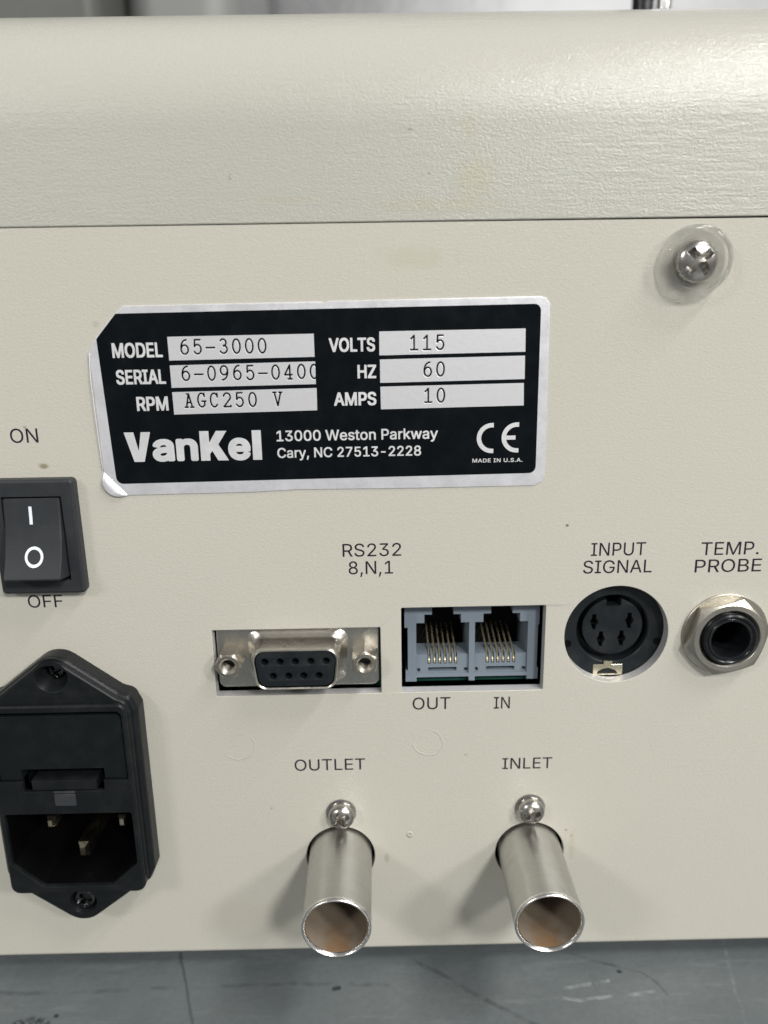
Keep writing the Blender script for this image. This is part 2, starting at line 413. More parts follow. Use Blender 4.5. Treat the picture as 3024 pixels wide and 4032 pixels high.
# letter outlines drawn as polygons (cap height 1000): advance, loops
LETTERS = {
 'thin': {
  ',': (380, [[(73,-235),(174,-235),(280,133),(275,143),(135,141)]]),
  '.': (380, [[(99,55),(109,31),(148,-3),(172,-10),(220,-10),(244,-1),(276,31),(288,63),(285,111),(266,143),(244,161),(196,175),(164,170),(140,159),(108,128),(99,103)]]),
  '1': (917, [[(150,-2),(795,-2),(792,112),(568,112),(563,118),(560,1002),(400,1004),(170,838),(170,710),(176,700),(416,869),(425,870),(425,118),(416,112),(152,112)]]),
  '2': (917, [[(126,-2),(790,-2),(791,110),(784,116),(317,118),(642,454),(732,574),(757,630),(770,678),(775,734),(771,782),(754,838),(734,878),(704,917),(667,950),(624,979),(568,1001),(456,1018),(344,1001),(288,978),(240,949),(200,911),(168,866),(148,822),(135,774),(130,718),(136,707),(256,707),(272,781),(306,838),(333,862),(376,885),(448,899),(520,890),(578,862),(616,824),(631,798),(641,766),(643,726),(637,678),(626,646),(568,559),(128,98)]]),
  '3': (917, [[(94,201),(111,153),(142,105),(214,41),(271,14),(375,-13),(439,-18),(511,-14),(567,-1),(631,22),(679,51),(723,89),(751,125),(779,177),(793,225),(798,273),(794,345),(758,433),(713,489),(679,517),(628,545),(567,565),(461,577),(751,897),(757,913),(756,1001),(139,1001),(138,897),(143,884),(576,881),(316,593),(314,489),(319,483),(471,478),(551,457),(583,437),(617,409),(649,353),(659,321),(660,257),(646,209),(607,157),(583,138),(551,123),(479,104),(439,102),(375,109),(335,120),(303,136),(255,179),(232,225),(223,261),(215,263),(87,261)]]),
  '8': (917, [[(106,209),(122,161),(145,121),(179,81),(217,49),(288,12),(328,-2),(392,-14),(456,-18),(528,-14),(616,8),(648,20),(698,49),(736,79),(768,117),(794,161),(810,217),(815,265),(801,353),(768,417),(737,457),(684,497),(631,521),(630,529),(696,563),(734,609),(754,641),(765,673),(777,745),(770,801),(757,849),(707,921),(672,953),(624,981),(568,1003),(480,1016),(400,1014),(339,1001),(256,961),(215,929),(180,889),(158,849),(143,793),(138,745),(147,681),(161,641),(185,601),(213,569),(292,521),(240,502),(200,476),(170,449),(132,393),(103,305)],[(247,217),(237,273),(240,305),(264,362),(286,393),(318,417),(344,433),(384,449),(424,456),(496,456),(568,435),(632,389),(660,345),(674,305),(678,273),(674,241),(665,209),(648,180),(624,154),(576,123),(512,104),(416,102),(344,120),(283,161),(263,185)],[(282,681),(273,737),(275,769),(285,801),(312,843),(335,865),(392,890),(424,898),(488,898),(552,879),(600,847),(617,825),(633,793),(641,737),(639,705),(629,673),(603,633),(577,609),(528,583),(456,574),(400,580),(368,591),(338,609),(312,633)]]),
  'A': (971, [[(28,-2),(176,-2),(274,270),(287,275),(687,275),(695,270),(796,-2),(939,-2),(559,1004),(415,1004),(402,998)],[(321,398),(390,590),(479,868),(487,869),(546,678),(648,398)]]),
  'B': (925, [[(118,-2),(496,-4),(616,7),(695,30),(744,55),(784,90),(812,126),(835,174),(845,214),(850,270),(846,318),(834,366),(798,430),(768,464),(704,503),(645,518),(696,542),(746,574),(785,622),(807,694),(805,782),(792,830),(770,878),(719,934),(672,966),(616,988),(512,1003),(128,1004),(117,998)],[(258,118),(257,438),(264,450),(504,450),(584,438),(645,406),(672,382),(704,330),(714,270),(708,222),(691,190),(664,161),(624,136),(568,122),(496,116)],[(258,566),(257,870),(264,884),(480,884),(544,878),(595,862),(630,838),(656,806),(672,758),(672,694),(648,641),(608,601),(552,574),(480,564)]]),
  'E': (848, [[(118,-2),(762,-2),(760,115),(264,116),(257,126),(257,438),(264,446),(720,446),(722,454),(720,565),(261,566),(257,574),(257,878),(264,884),(752,884),(757,894),(757,998),(752,1004),(120,1002)]]),
  'F': (830, [[(118,-2),(257,-2),(257,422),(264,430),(704,432),(704,542),(696,550),(262,550),(257,558),(257,878),(264,884),(744,884),(751,894),(750,998),(744,1004),(120,1002)]]),
  'G': (1054, [[(104,305),(136,225),(183,149),(231,97),(294,49),(375,9),(455,-10),(543,-18),(623,-12),(695,5),(751,27),(823,70),(879,123),(916,177),(946,241),(966,321),(971,393),(970,505),(570,505),(569,393),(575,387),(831,387),(831,337),(819,289),(799,248),(773,209),(735,171),(697,145),(647,123),(599,112),(543,108),(495,113),(431,126),(376,153),(327,193),(287,236),(256,289),(232,353),(219,417),(213,497),(218,577),(232,649),(257,713),(287,764),(335,816),(375,846),(423,870),(479,886),(535,892),(607,885),(671,864),(719,833),(759,796),(794,745),(820,689),(831,682),(951,682),(963,689),(935,777),(888,857),(852,897),(780,953),(695,992),(639,1006),(535,1018),(455,1010),(367,987),(295,952),(233,905),(183,849),(137,777),(105,697),(83,601),(77,497),(84,393)]]),
  'I': (609, [[(59,-2),(547,-2),(548,110),(541,116),(381,116),(374,126),(375,878),(381,884),(547,886),(548,998),(541,1004),(69,1004),(59,998),(61,884),(229,884),(235,870),(233,118),(61,114)]]),
  'L': (795, [[(118,-2),(728,-4),(735,6),(734,110),(728,116),(258,118),(257,998),(248,1004),(128,1004),(117,998)]]),
  'M': (1273, [[(118,-2),(250,-2),(248,827),(344,558),(575,-2),(584,-4),(696,-2),(926,566),(1016,815),(1020,798),(1016,-2),(1152,-3),(1152,1002),(968,1004),(958,998),(710,374),(640,167),(632,171),(579,334),(312,1001),(120,1002)]]),
  'N': (1060, [[(118,-2),(257,-2),(257,614),(249,798),(256,815),(405,566),(776,2),(784,-4),(939,-2),(941,998),(936,1004),(816,1004),(803,998),(803,278),(808,175),(706,350),(280,1001),(120,1002)]]),
  'O': (1081, [[(104,305),(138,225),(183,151),(239,91),(296,49),(375,10),(455,-10),(535,-17),(591,-13),(631,-9),(703,9),(783,48),(847,97),(895,149),(939,217),(975,305),(995,393),(1002,497),(995,601),(974,697),(942,777),(896,849),(839,908),(775,957),(711,986),(663,1000),(623,1010),(543,1018),(455,1010),(375,988),(298,953),(237,905),(183,847),(139,777),(105,697),(85,601),(77,497),(85,401)],[(234,345),(219,417),(213,497),(218,577),(232,649),(257,713),(287,761),(327,809),(375,847),(423,869),(479,886),(543,892),(599,886),(652,873),(703,847),(751,809),(791,764),(823,713),(846,649),(861,585),(866,497),(862,425),(847,353),(814,273),(791,233),(751,191),(711,159),(655,129),(599,112),(543,108),(487,112),(431,126),(376,153),(327,191),(292,233),(255,289)]]),
  'P': (900, [[(118,-2),(257,-2),(258,358),(552,365),(616,379),(672,402),(720,432),(760,471),(792,516),(812,566),(827,622),(832,686),(825,750),(793,846),(766,886),(727,926),(678,958),(616,985),(552,998),(480,1004),(128,1004),(117,998)],[(257,486),(257,870),(264,884),(520,882),(600,857),(651,814),(672,783),(687,734),(690,646),(671,582),(628,526),(568,493),(520,483),(264,479)]]),
  'R': (909, [[(118,-2),(257,-2),(258,382),(488,386),(498,382),(710,-2),(868,-2),(643,406),(726,454),(763,486),(786,518),(816,582),(827,630),(831,678),(826,758),(814,806),(792,854),(760,902),(680,963),(616,987),(480,1004),(128,1004),(117,998)],[(257,510),(257,870),(264,884),(520,882),(600,861),(656,817),(673,790),(687,750),(694,702),(692,654),(672,592),(632,548),(568,516),(520,507),(264,505)]]),
  'S': (905, [[(81,213),(99,162),(123,119),(163,73),(203,42),(251,17),(331,-9),(379,-18),(451,-22),(531,-18),(595,-4),(651,16),(708,45),(755,85),(809,165),(828,245),(828,317),(822,341),(804,389),(782,421),(723,476),(635,522),(403,587),(320,621),(286,645),(251,680),(241,709),(237,741),(251,797),(283,839),(311,861),(371,887),(451,897),(523,889),(563,878),(603,858),(646,821),(667,788),(676,749),(683,739),(811,739),(815,749),(809,797),(791,845),(763,889),(731,923),(691,954),(645,981),(579,1004),(523,1014),(459,1018),(395,1014),(339,1004),(259,973),(179,919),(149,885),(123,841),(105,781),(101,733),(110,669),(132,613),(171,564),(224,525),(291,493),(595,399),(643,371),(667,349),(685,325),(695,269),(683,218),(659,181),(635,157),(571,120),(499,103),(419,102),(339,119),(307,133),(275,156),(251,178),(235,203),(211,273),(75,272)]]),
  'T': (909, [[(61,886),(375,884),(387,878),(387,6),(391,-4),(519,-4),(524,6),(524,878),(535,884),(847,886),(847,1000),(839,1004),(71,1004),(61,998)]]),
  'U': (1048, [[(139,215),(171,151),(207,103),(250,63),(336,15),(440,-15),(520,-20),(600,-16),(672,0),(744,30),(796,63),(839,103),(877,151),(901,199),(923,279),(929,343),(928,1001),(800,1004),(791,999),(791,351),(786,303),(762,231),(733,191),(704,162),(664,136),(576,108),(528,106),(472,108),(424,120),(384,136),(348,159),(313,191),(272,262),(260,303),(255,351),(255,999),(248,1004),(120,1002),(117,343),(124,271)]]),
 },
 'narrow': {
  'A': (660, [[(-13,-26),(-9,-34),(4,-36),(148,-34),(217,238),(228,243),(436,243),(442,238),(513,-34),(660,-36),(672,-26),(668,41),(416,1022),(412,1032),(404,1035),(260,1036),(243,1030),(-10,38)],[(264,430),(324,687),(332,683),(393,430)]]),
  'D': (692, [[(47,-26),(52,-34),(65,-36),(321,-36),(393,-30),(451,-10),(517,30),(561,74),(600,134),(627,198),(653,286),(666,382),(671,478),(666,622),(652,718),(625,810),(599,870),(567,918),(521,969),(464,1006),(401,1028),(329,1036),(65,1036),(48,1030)],[(208,150),(208,846),(217,852),(329,847),(369,833),(409,807),(456,750),(481,694),(500,622),(510,550),(510,446),(501,382),(485,318),(465,270),(441,230),(403,190),(362,166),(321,153),(273,148)]]),
  'E': (576, [[(47,-26),(57,-35),(89,-36),(537,-36),(547,-34),(551,-26),(551,134),(545,146),(208,150),(209,412),(513,414),(523,422),(524,454),(524,582),(521,594),(513,597),(208,598),(208,846),(217,852),(542,854),(548,870),(547,1022),(545,1031),(537,1035),(65,1036),(48,1030)]]),
  'H': (711, [[(47,-26),(57,-35),(89,-36),(193,-36),(203,-34),(207,-26),(208,414),(217,420),(497,420),(503,414),(505,-29),(521,-36),(649,-36),(659,-34),(664,-26),(664,1014),(657,1035),(521,1036),(505,1030),(503,614),(497,604),(209,605),(206,1030),(169,1036),(65,1036),(48,1030)]]),
  'I': (414, [[(7,-26),(17,-35),(49,-36),(385,-36),(401,-34),(405,-26),(404,142),(393,148),(288,150),(288,846),(297,852),(401,854),(406,870),(406,1006),(401,1033),(25,1036),(9,1030),(9,858),(25,852),(121,852),(126,846),(126,158),(121,148),(25,148),(9,142)]]),
  'L': (540, [[(47,-26),(57,-35),(89,-36),(513,-36),(527,-34),(532,-26),(529,144),(208,150),(208,1014),(206,1030),(193,1036),(57,1035),(49,1031),(47,1022)]]),
  'M': (865, [[(47,-26),(57,-35),(89,-36),(193,-36),(203,-26),(204,486),(209,509),(361,-32),(501,-34),(649,496),(655,502),(657,522),(658,-26),(663,-34),(673,-36),(812,-34),(817,-18),(817,1014),(815,1030),(809,1035),(641,1036),(621,1030),(433,327),(243,1030),(225,1036),(65,1036),(49,1031)]]),
  'O': (734, [[(61,201),(95,121),(131,65),(173,17),(237,-25),(285,-42),(341,-49),(389,-50),(453,-41),(509,-20),(560,17),(597,57),(643,129),(678,217),(695,281),(710,377),(714,521),(709,625),(701,681),(673,801),(642,873),(601,937),(565,978),(509,1018),(453,1041),(389,1050),(341,1049),(277,1039),(229,1020),(173,983),(133,936),(92,873),(61,801),(38,721),(25,625),(19,521),(26,369),(38,281)],[(206,313),(189,381),(179,497),(190,625),(208,689),(250,777),(285,818),(349,853),(365,857),(397,849),(440,825),(478,785),(509,730),(539,641),(553,553),(553,449),(542,369),(525,309),(504,257),(450,185),(413,157),(365,142),(317,158),(285,182),(250,225)]]),
  'P': (612, [[(47,-26),(57,-35),(89,-36),(193,-36),(203,-34),(207,-26),(209,328),(393,333),(449,349),(490,374),(521,404),(549,446),(572,494),(595,598),(598,662),(595,766),(585,822),(565,886),(527,950),(489,990),(449,1015),(401,1029),(345,1036),(65,1036),(48,1030)],[(209,515),(209,849),(305,852),(353,842),(377,829),(409,792),(430,734),(436,670),(430,630),(413,582),(393,552),(353,521),(297,511)]]),
  'R': (617, [[(47,-26),(57,-35),(89,-36),(193,-36),(203,-34),(207,-26),(208,350),(217,353),(308,350),(455,-34),(609,-36),(619,-34),(624,-26),(623,30),(486,390),(521,422),(552,462),(570,502),(587,558),(598,678),(596,766),(588,822),(571,878),(543,934),(493,990),(449,1017),(401,1030),(345,1036),(65,1036),(48,1030)],[(208,542),(209,849),(321,851),(377,832),(414,790),(433,734),(437,678),(426,622),(415,598),(379,558),(345,542),(297,537),(217,537)]]),
  'S': (615, [[(36,133),(80,45),(107,14),(139,-11),(187,-37),(235,-49),(291,-54),(387,-49),(435,-34),(475,-12),(529,37),(567,101),(585,149),(594,197),(597,293),(588,381),(577,421),(560,453),(523,504),(459,553),(299,620),(251,648),(216,685),(202,709),(196,733),(203,771),(224,813),(259,846),(307,862),(355,848),(394,813),(419,769),(428,717),(435,708),(581,709),(587,725),(583,813),(571,869),(554,909),(530,949),(502,981),(467,1011),(427,1032),(383,1045),(339,1049),(243,1045),(187,1027),(129,989),(91,946),(69,909),(50,861),(38,805),(36,717),(41,645),(57,589),(88,533),(123,495),(171,462),(227,434),(331,393),(387,361),(415,333),(433,301),(438,269),(430,237),(404,189),(380,165),(347,144),(307,134),(251,155),(214,189),(191,229),(179,293),(171,304),(27,305),(17,293),(17,245),(22,189)]]),
  'T': (617, [[(230,-26),(234,-34),(266,-36),(378,-36),(389,-26),(389,846),(394,852),(604,854),(609,870),(609,1014),(602,1034),(26,1036),(10,1030),(8,870),(14,854),(218,852),(229,846)]]),
  'V': (660, [[(245,-26),(252,-35),(284,-36),(404,-36),(413,-34),(418,-26),(672,974),(668,1033),(524,1036),(509,1030),(332,299),(150,1030),(140,1035),(108,1036),(4,1036),(-12,1030),(-13,974)]]),
  'Z': (604, [[(22,-26),(29,-35),(45,-36),(565,-36),(581,-32),(581,144),(565,148),(230,150),(580,878),(582,1022),(573,1035),(37,1036),(21,1030),(19,870),(25,854),(365,852),(372,846),(23,118)]]),
 },
 'bold': {
  ' ': (332, []),
  ',': (332, [[(45,-255),(169,-255),(265,121),(266,153),(262,162),(99,161),(45,-207)]]),
  '-': (801, [[(180,348),(612,346),(620,356),(618,500),(604,503),(180,501)]]),
  '.': (332, [[(71,27),(91,-5),(107,-19),(131,-30),(187,-31),(227,-21),(251,0),(271,43),(272,115),(259,150),(233,179),(203,191),(155,195),(107,180),(75,147),(67,123),(65,67)]]),
  '0': (801, [[(99,205),(127,133),(167,69),(207,27),(271,-13),(319,-29),(368,-35),(415,-38),(479,-30),(543,-7),(596,29),(626,61),(674,133),(702,205),(719,269),(736,381),(740,493),(737,613),(724,709),(701,797),(676,861),(648,909),(593,973),(543,1007),(479,1030),(415,1038),(319,1029),(263,1009),(207,972),(167,929),(129,869),(103,805),(87,749),(64,613),(61,493),(65,381),(78,285)],[(241,301),(227,365),(217,501),(227,637),(241,701),(273,781),(311,835),(343,860),(375,874),(399,878),(423,875),(471,850),(495,829),(519,797),(543,753),(570,653),(581,565),(581,437),(573,357),(551,269),(519,202),(489,165),(459,141),(431,128),(383,125),(342,141),(298,181),(261,245)]]),
  '1': (801, [[(113,-22),(713,-22),(713,130),(521,132),(512,138),(512,1010),(505,1023),(329,1021),(129,858),(128,690),(137,680),(174,682),(345,821),(349,818),(351,138),(345,132),(114,130),(110,114)]]),
  '2': (801, [[(91,-22),(709,-22),(712,122),(708,134),(328,138),(589,450),(662,562),(690,642),(698,722),(694,794),(680,850),(663,890),(631,938),(604,967),(564,997),(516,1019),(460,1032),(388,1038),(332,1032),(276,1018),(236,998),(188,964),(152,922),(117,858),(96,778),(93,698),(100,688),(244,688),(256,762),(284,818),(324,855),(356,870),(396,878),(436,871),(467,858),(504,826),(534,778),(541,730),(532,673),(484,584),(92,114)]]),
  '3': (801, [[(61,189),(76,141),(101,93),(168,22),(216,-4),(312,-33),(400,-38),(464,-33),(512,-20),(576,8),(649,69),(696,149),(713,213),(719,301),(715,357),(701,405),(676,461),(648,501),(614,533),(560,566),(512,585),(452,597),(680,885),(680,1021),(102,1021),(100,877),(104,865),(455,861),(254,605),(254,469),(264,463),(392,459),(472,433),(520,392),(532,373),(555,309),(556,269),(544,222),(518,181),(492,157),(464,141),(408,124),(344,129),(288,149),(240,200),(221,245),(216,277),(208,283),(56,280),(54,245)]]),
  '5': (801, [[(90,181),(123,101),(156,56),(186,29),(233,-3),(276,-22),(324,-34),(404,-38),(460,-32),(516,-17),(572,12),(612,45),(647,85),(672,125),(696,181),(710,245),(715,309),(713,381),(706,429),(679,509),(655,549),(628,585),(588,622),(540,653),(500,668),(420,680),(364,678),(324,671),(269,653),(292,864),(668,867),(668,1022),(147,1021),(95,517),(97,477),(212,459),(244,460),(289,493),(348,514),(388,518),(436,507),(465,493),(492,470),(529,421),(544,381),(555,317),(547,261),(516,197),(468,149),(413,125),(380,124),(348,130),(303,157),(265,197),(249,229),(238,277),(228,279),(84,277),(82,245)]]),
  '7': (801, [[(148,-14),(150,-22),(160,-24),(313,-22),(715,866),(712,1022),(104,1024),(86,1018),(88,866),(520,864),(530,858),(148,18)]]),
  '8': (801, [[(86,149),(110,99),(140,61),(174,28),(222,-2),(270,-21),(366,-36),(478,-33),(526,-22),(574,-3),(626,29),(662,61),(694,108),(715,149),(727,197),(733,277),(721,365),(702,413),(667,469),(645,493),(600,525),(642,565),(680,629),(693,677),(699,733),(694,813),(683,861),(641,933),(604,973),(558,1002),(518,1021),(462,1034),(390,1038),(310,1028),(246,1005),(196,973),(166,944),(131,893),(116,861),(105,805),(100,741),(106,677),(118,629),(142,585),(170,549),(201,525),(166,502),(134,472),(94,407),(79,365),(70,325),(68,253),(72,197)],[(237,229),(229,269),(231,293),(247,341),(267,373),(318,416),(382,436),(422,436),(451,429),(506,397),(532,373),(548,349),(569,293),(570,269),(562,229),(534,179),(484,141),(422,122),(366,124),(315,141),(264,181)],[(268,693),(260,749),(274,797),(310,845),(358,871),(382,878),(414,878),(465,861),(505,829),(532,781),(539,725),(525,677),(486,627),(438,600),(382,596),(334,612),(294,646)]]),
  'A': (849, [[(6,-22),(171,-22),(258,250),(271,255),(583,255),(589,250),(677,-22),(840,-22),(839,26),(511,1018),(503,1024),(343,1024),(332,1018),(5,18)],[(311,418),(423,791),(464,642),(535,418)]]),
  'C': (902, [[(70,293),(106,197),(148,125),(193,71),(241,30),(313,-10),(385,-30),(457,-38),(537,-35),(577,-28),(657,1),(703,29),(737,57),(790,117),(836,205),(860,301),(857,336),(705,338),(698,333),(685,285),(661,237),(629,197),(601,174),(561,149),(513,134),(473,130),(433,134),(393,146),(345,172),(305,207),(265,261),(223,365),(212,429),(207,501),(224,637),(242,693),(272,749),(305,791),(345,825),(392,853),(433,865),(473,870),(513,866),(561,851),(601,826),(660,765),(691,701),(703,661),(857,662),(860,701),(835,797),(799,869),(761,919),(701,973),(657,998),(577,1028),(481,1038),(385,1030),(313,1008),(245,973),(193,927),(134,853),(100,789),(70,709),(54,613),(47,501),(55,381)]]),
  'D': (889, [[(84,-22),(396,-24),(500,-15),(572,6),(644,42),(700,85),(751,146),(786,210),(805,258),(818,298),(831,370),(841,490),(833,618),(815,714),(789,786),(755,850),(703,914),(644,962),(572,997),(492,1016),(404,1024),(92,1024),(83,1018)],[(246,138),(245,858),(252,864),(380,864),(436,859),(499,842),(546,818),(588,782),(620,743),(647,690),(667,626),(678,562),(678,442),(667,378),(648,314),(620,262),(587,218),(540,180),(492,158),(436,143),(388,138)]]),
  'E': (741, [[(84,-22),(685,-22),(684,133),(252,136),(246,138),(245,146),(245,418),(252,426),(644,426),(652,442),(652,570),(644,585),(249,586),(245,858),(252,864),(676,865),(682,890),(682,1010),(676,1023),(100,1024),(83,1018)]]),
  'I': (532, [[(33,-22),(497,-22),(497,133),(353,136),(348,146),(348,858),(353,864),(497,866),(497,1021),(49,1024),(32,1018),(33,866),(177,864),(184,858),(185,850),(184,138),(33,133)]]),
  'M': (1112, [[(84,-22),(228,-24),(237,-22),(240,-14),(240,634),(244,657),(469,18),(484,-22),(492,-24),(626,-22),(860,648),(867,618),(868,-19),(884,-24),(1025,-22),(1028,1018),(1004,1024),(828,1024),(818,1018),(596,378),(556,244),(525,354),(292,1018),(276,1024),(84,1021)]]),
  'N': (927, [[(84,-22),(236,-24),(244,-16),(244,718),(364,498),(663,-22),(840,-22),(843,1010),(836,1023),(692,1024),(682,1018),(682,314),(676,293),(264,1018),(252,1024),(84,1021)]]),
  'P': (787, [[(84,-22),(236,-24),(244,-16),(246,338),(492,345),(556,360),(604,383),(652,418),(706,490),(731,554),(744,610),(747,682),(744,754),(715,858),(687,906),(652,946),(604,981),(556,1004),(500,1017),(428,1024),(92,1024),(83,1018)],[(245,506),(245,858),(252,864),(436,862),(500,842),(531,818),(566,770),(576,738),(584,682),(576,626),(565,594),(532,546),(476,511),(436,503),(252,499)]]),
  'S': (790, [[(54,185),(67,145),(92,97),(122,57),(157,25),(230,-14),(310,-36),(438,-40),(478,-37),(542,-22),(634,25),(678,65),(729,153),(741,201),(745,249),(741,345),(721,409),(700,441),(654,491),(566,544),(366,607),(302,637),(274,657),(244,689),(229,737),(237,777),(250,801),(286,839),(334,865),(398,876),(478,859),(510,839),(542,808),(561,777),(575,721),(729,721),(733,753),(727,809),(713,857),(674,921),(616,977),(550,1013),(478,1033),(390,1038),(326,1033),(278,1022),(222,1000),(142,941),(114,905),(88,857),(72,801),(68,721),(75,657),(98,593),(132,545),(174,509),(240,473),(494,385),(544,353),(577,313),(586,273),(574,225),(559,201),(534,172),(486,140),(422,122),(350,127),(286,152),(241,193),(220,233),(206,290),(54,293),(44,289),(43,257)]]),
  'U': (916, [[(102,195),(127,139),(153,99),(202,43),(260,3),(308,-18),(372,-35),(452,-40),(540,-36),(604,-19),(679,19),(716,47),(750,83),(796,155),(812,195),(827,267),(832,331),(832,1011),(828,1022),(684,1024),(672,1019),(671,363),(664,307),(644,243),(595,179),(564,156),(532,141),(484,128),(460,127),(428,128),(388,139),(324,175),(290,211),(271,243),(254,291),(243,363),(242,1019),(228,1024),(84,1021),(82,331),(88,259)]]),
  'W': (1215, [[(250,-14),(253,-22),(263,-24),(427,-22),(607,710),(783,-22),(959,-22),(1205,970),(1207,1021),(1055,1024),(1043,1018),(871,265),(695,1020),(687,1024),(535,1024),(518,1018),(343,269),(168,1018),(159,1024),(7,1021),(8,970)]]),
  'a': (690, [[(44,105),(76,49),(111,9),(151,-15),(191,-30),(271,-42),(367,-32),(423,-8),(463,23),(466,-15),(471,-23),(615,-23),(620,-7),(616,561),(607,609),(591,650),(555,705),(528,729),(471,759),(415,773),(375,778),(287,776),(215,760),(183,746),(143,722),(92,673),(67,633),(50,593),(49,561),(55,548),(159,515),(191,515),(199,519),(222,561),(263,599),(303,618),(359,624),(407,609),(439,579),(457,545),(462,505),(447,484),(431,476),(295,455),(175,429),(119,403),(87,379),(54,337),(34,273),(29,201),(34,145)],[(192,185),(188,209),(197,241),(217,265),(239,281),(295,301),(464,329),(461,257),(442,201),(407,156),(375,134),(351,122),(319,116),(271,117),(239,129),(215,146)]]),
  'e': (714, [[(54,211),(78,143),(107,91),(139,51),(185,11),(238,-17),(302,-34),(366,-40),(438,-37),(518,-16),(590,32),(634,83),(656,123),(669,163),(669,195),(662,202),(558,230),(526,230),(518,227),(495,179),(454,141),(406,119),(350,119),(318,127),(286,143),(242,187),(212,243),(198,307),(662,308),(678,312),(678,459),(668,523),(636,619),(582,695),(542,729),(486,759),(414,776),(350,778),(286,774),(230,755),(182,727),(142,692),(103,643),(74,587),(40,459),(36,355),(41,283)],[(202,467),(214,509),(254,571),(308,611),(358,623),(406,615),(444,595),(467,571),(494,531),(515,467),(510,458),(206,458)]]),
  'k': (674, [[(72,-22),(208,-24),(224,-20),(226,250),(227,258),(272,299),(499,-22),(672,-24),(679,-22),(682,-14),(680,20),(397,418),(397,426),(657,722),(660,762),(648,769),(480,765),(232,484),(226,498),(226,1010),(224,1020),(216,1024),(80,1024),(70,1018)]]),
  'n': (725, [[(72,-22),(208,-24),(224,-20),(226,434),(231,490),(246,538),(280,582),(328,613),(368,621),(400,616),(431,602),(458,578),(480,546),(495,498),(499,442),(502,-22),(652,-22),(655,474),(652,546),(642,602),(626,650),(576,720),(544,746),(464,775),(392,778),(336,774),(256,738),(224,710),(221,762),(216,768),(72,765)]]),
  'o': (736, [[(54,211),(78,143),(107,91),(140,51),(185,11),(250,-21),(294,-34),(350,-39),(438,-34),(494,-18),(526,-3),(551,11),(590,45),(636,107),(657,147),(680,211),(694,283),(698,371),(694,459),(678,532),(659,587),(634,635),(590,694),(550,729),(494,759),(438,774),(358,778),(294,774),(238,759),(182,726),(142,691),(104,643),(82,603),(52,515),(42,459),(36,355),(41,283)],[(214,251),(204,291),(195,371),(206,459),(230,526),(254,563),(278,588),(310,610),(366,623),(422,610),(456,587),(502,531),(532,443),(538,403),(538,331),(530,283),(504,211),(454,150),(426,131),(390,120),(350,119),(308,131),(278,151),(251,179)]]),
  'r': (460, [[(72,-22),(208,-24),(224,-20),(226,450),(233,506),(245,538),(263,562),(312,602),(368,615),(416,609),(450,610),(454,762),(448,778),(368,780),(320,776),(280,762),(248,743),(224,721),(221,762),(216,768),(80,768),(70,762)]]),
  's': (645, [[(50,123),(68,83),(90,51),(142,3),(186,-19),(262,-37),(386,-38),(442,-25),(482,-9),(522,17),(570,67),(593,107),(600,131),(609,219),(604,275),(591,315),(565,355),(530,388),(482,415),(265,483),(241,499),(218,539),(220,555),(233,579),(256,603),(281,619),(330,629),(370,621),(410,597),(458,520),(490,521),(594,548),(596,587),(584,627),(548,691),(506,731),(446,763),(394,775),(266,775),(202,757),(146,729),(94,675),(74,635),(63,595),(59,523),(65,475),(80,427),(106,387),(143,355),(186,332),(250,309),(362,280),(410,260),(436,235),(447,203),(436,171),(410,144),(370,123),(314,114),(277,123),(242,139),(203,187),(186,233),(146,233),(42,206),(40,171)]]),
  't': (403, [[(97,107),(115,59),(141,20),(181,-9),(229,-26),(285,-32),(365,-28),(400,-13),(400,19),(381,123),(373,130),(301,123),(277,130),(254,155),(248,179),(247,611),(253,618),(381,620),(385,755),(381,767),(373,769),(249,771),(247,939),(245,947),(237,949),(93,947),(89,771),(-3,768),(-13,763),(-11,622),(85,618),(91,611),(91,171)]]),
  'w': (1003, [[(217,-6),(227,-24),(373,-22),(499,476),(510,450),(630,-22),(780,-22),(979,698),(988,730),(987,763),(971,769),(827,765),(707,284),(699,283),(582,762),(571,769),(427,768),(299,270),(177,762),(163,769),(19,765),(21,714)]]),
  'y': (690, [[(60,-290),(88,-303),(128,-309),(208,-307),(240,-300),(264,-291),(309,-258),(354,-202),(384,-130),(679,726),(677,766),(518,766),(344,226),(170,766),(8,766),(7,726),(259,-2),(229,-90),(193,-138),(168,-150),(88,-146),(59,-258)]]),
 },
 'heavy': {
  'a': (770, [[(28,149),(54,107),(80,77),(122,42),(175,16),(232,-2),(339,-14),(427,-4),(509,24),(530,8),(560,1),(688,1),(709,7),(729,18),(745,38),(750,59),(746,530),(734,581),(714,623),(688,658),(658,689),(586,730),(545,744),(468,759),(401,762),(314,755),(257,743),(175,712),(123,679),(93,653),(58,611),(33,559),(36,530),(51,508),(73,495),(212,461),(144,436),(103,414),(73,389),(42,354),(24,320),(10,243),(15,192)],[(274,222),(274,252),(309,271),(353,282),(488,298),(491,295),(483,260),(467,235),(447,218),(411,201),(355,194),(319,196),(288,206)],[(259,474),(314,533),(340,547),(375,555),(427,556),(457,548),(479,534),(490,508),(483,500)]]),
  'e': (795, [[(41,235),(71,171),(103,121),(142,80),(205,36),(268,8),(341,-8),(414,-14),(468,-12),(521,-4),(570,10),(618,32),(689,81),(721,115),(746,154),(764,201),(762,231),(740,258),(721,266),(649,282),(735,288),(760,304),(775,329),(775,445),(765,496),(747,552),(721,604),(667,668),(623,703),(579,727),(492,754),(404,762),(331,759),(263,741),(200,711),(146,672),(101,625),(64,569),(41,509),(25,445),(20,372),(26,304)],[(279,282),(552,282),(534,265),(514,231),(494,214),(458,198),(419,194),(385,197),(336,211),(302,240)],[(289,492),(312,522),(331,537),(356,548),(404,555),(433,552),(470,539),(487,525),(511,492),(502,488),(292,488)]]),
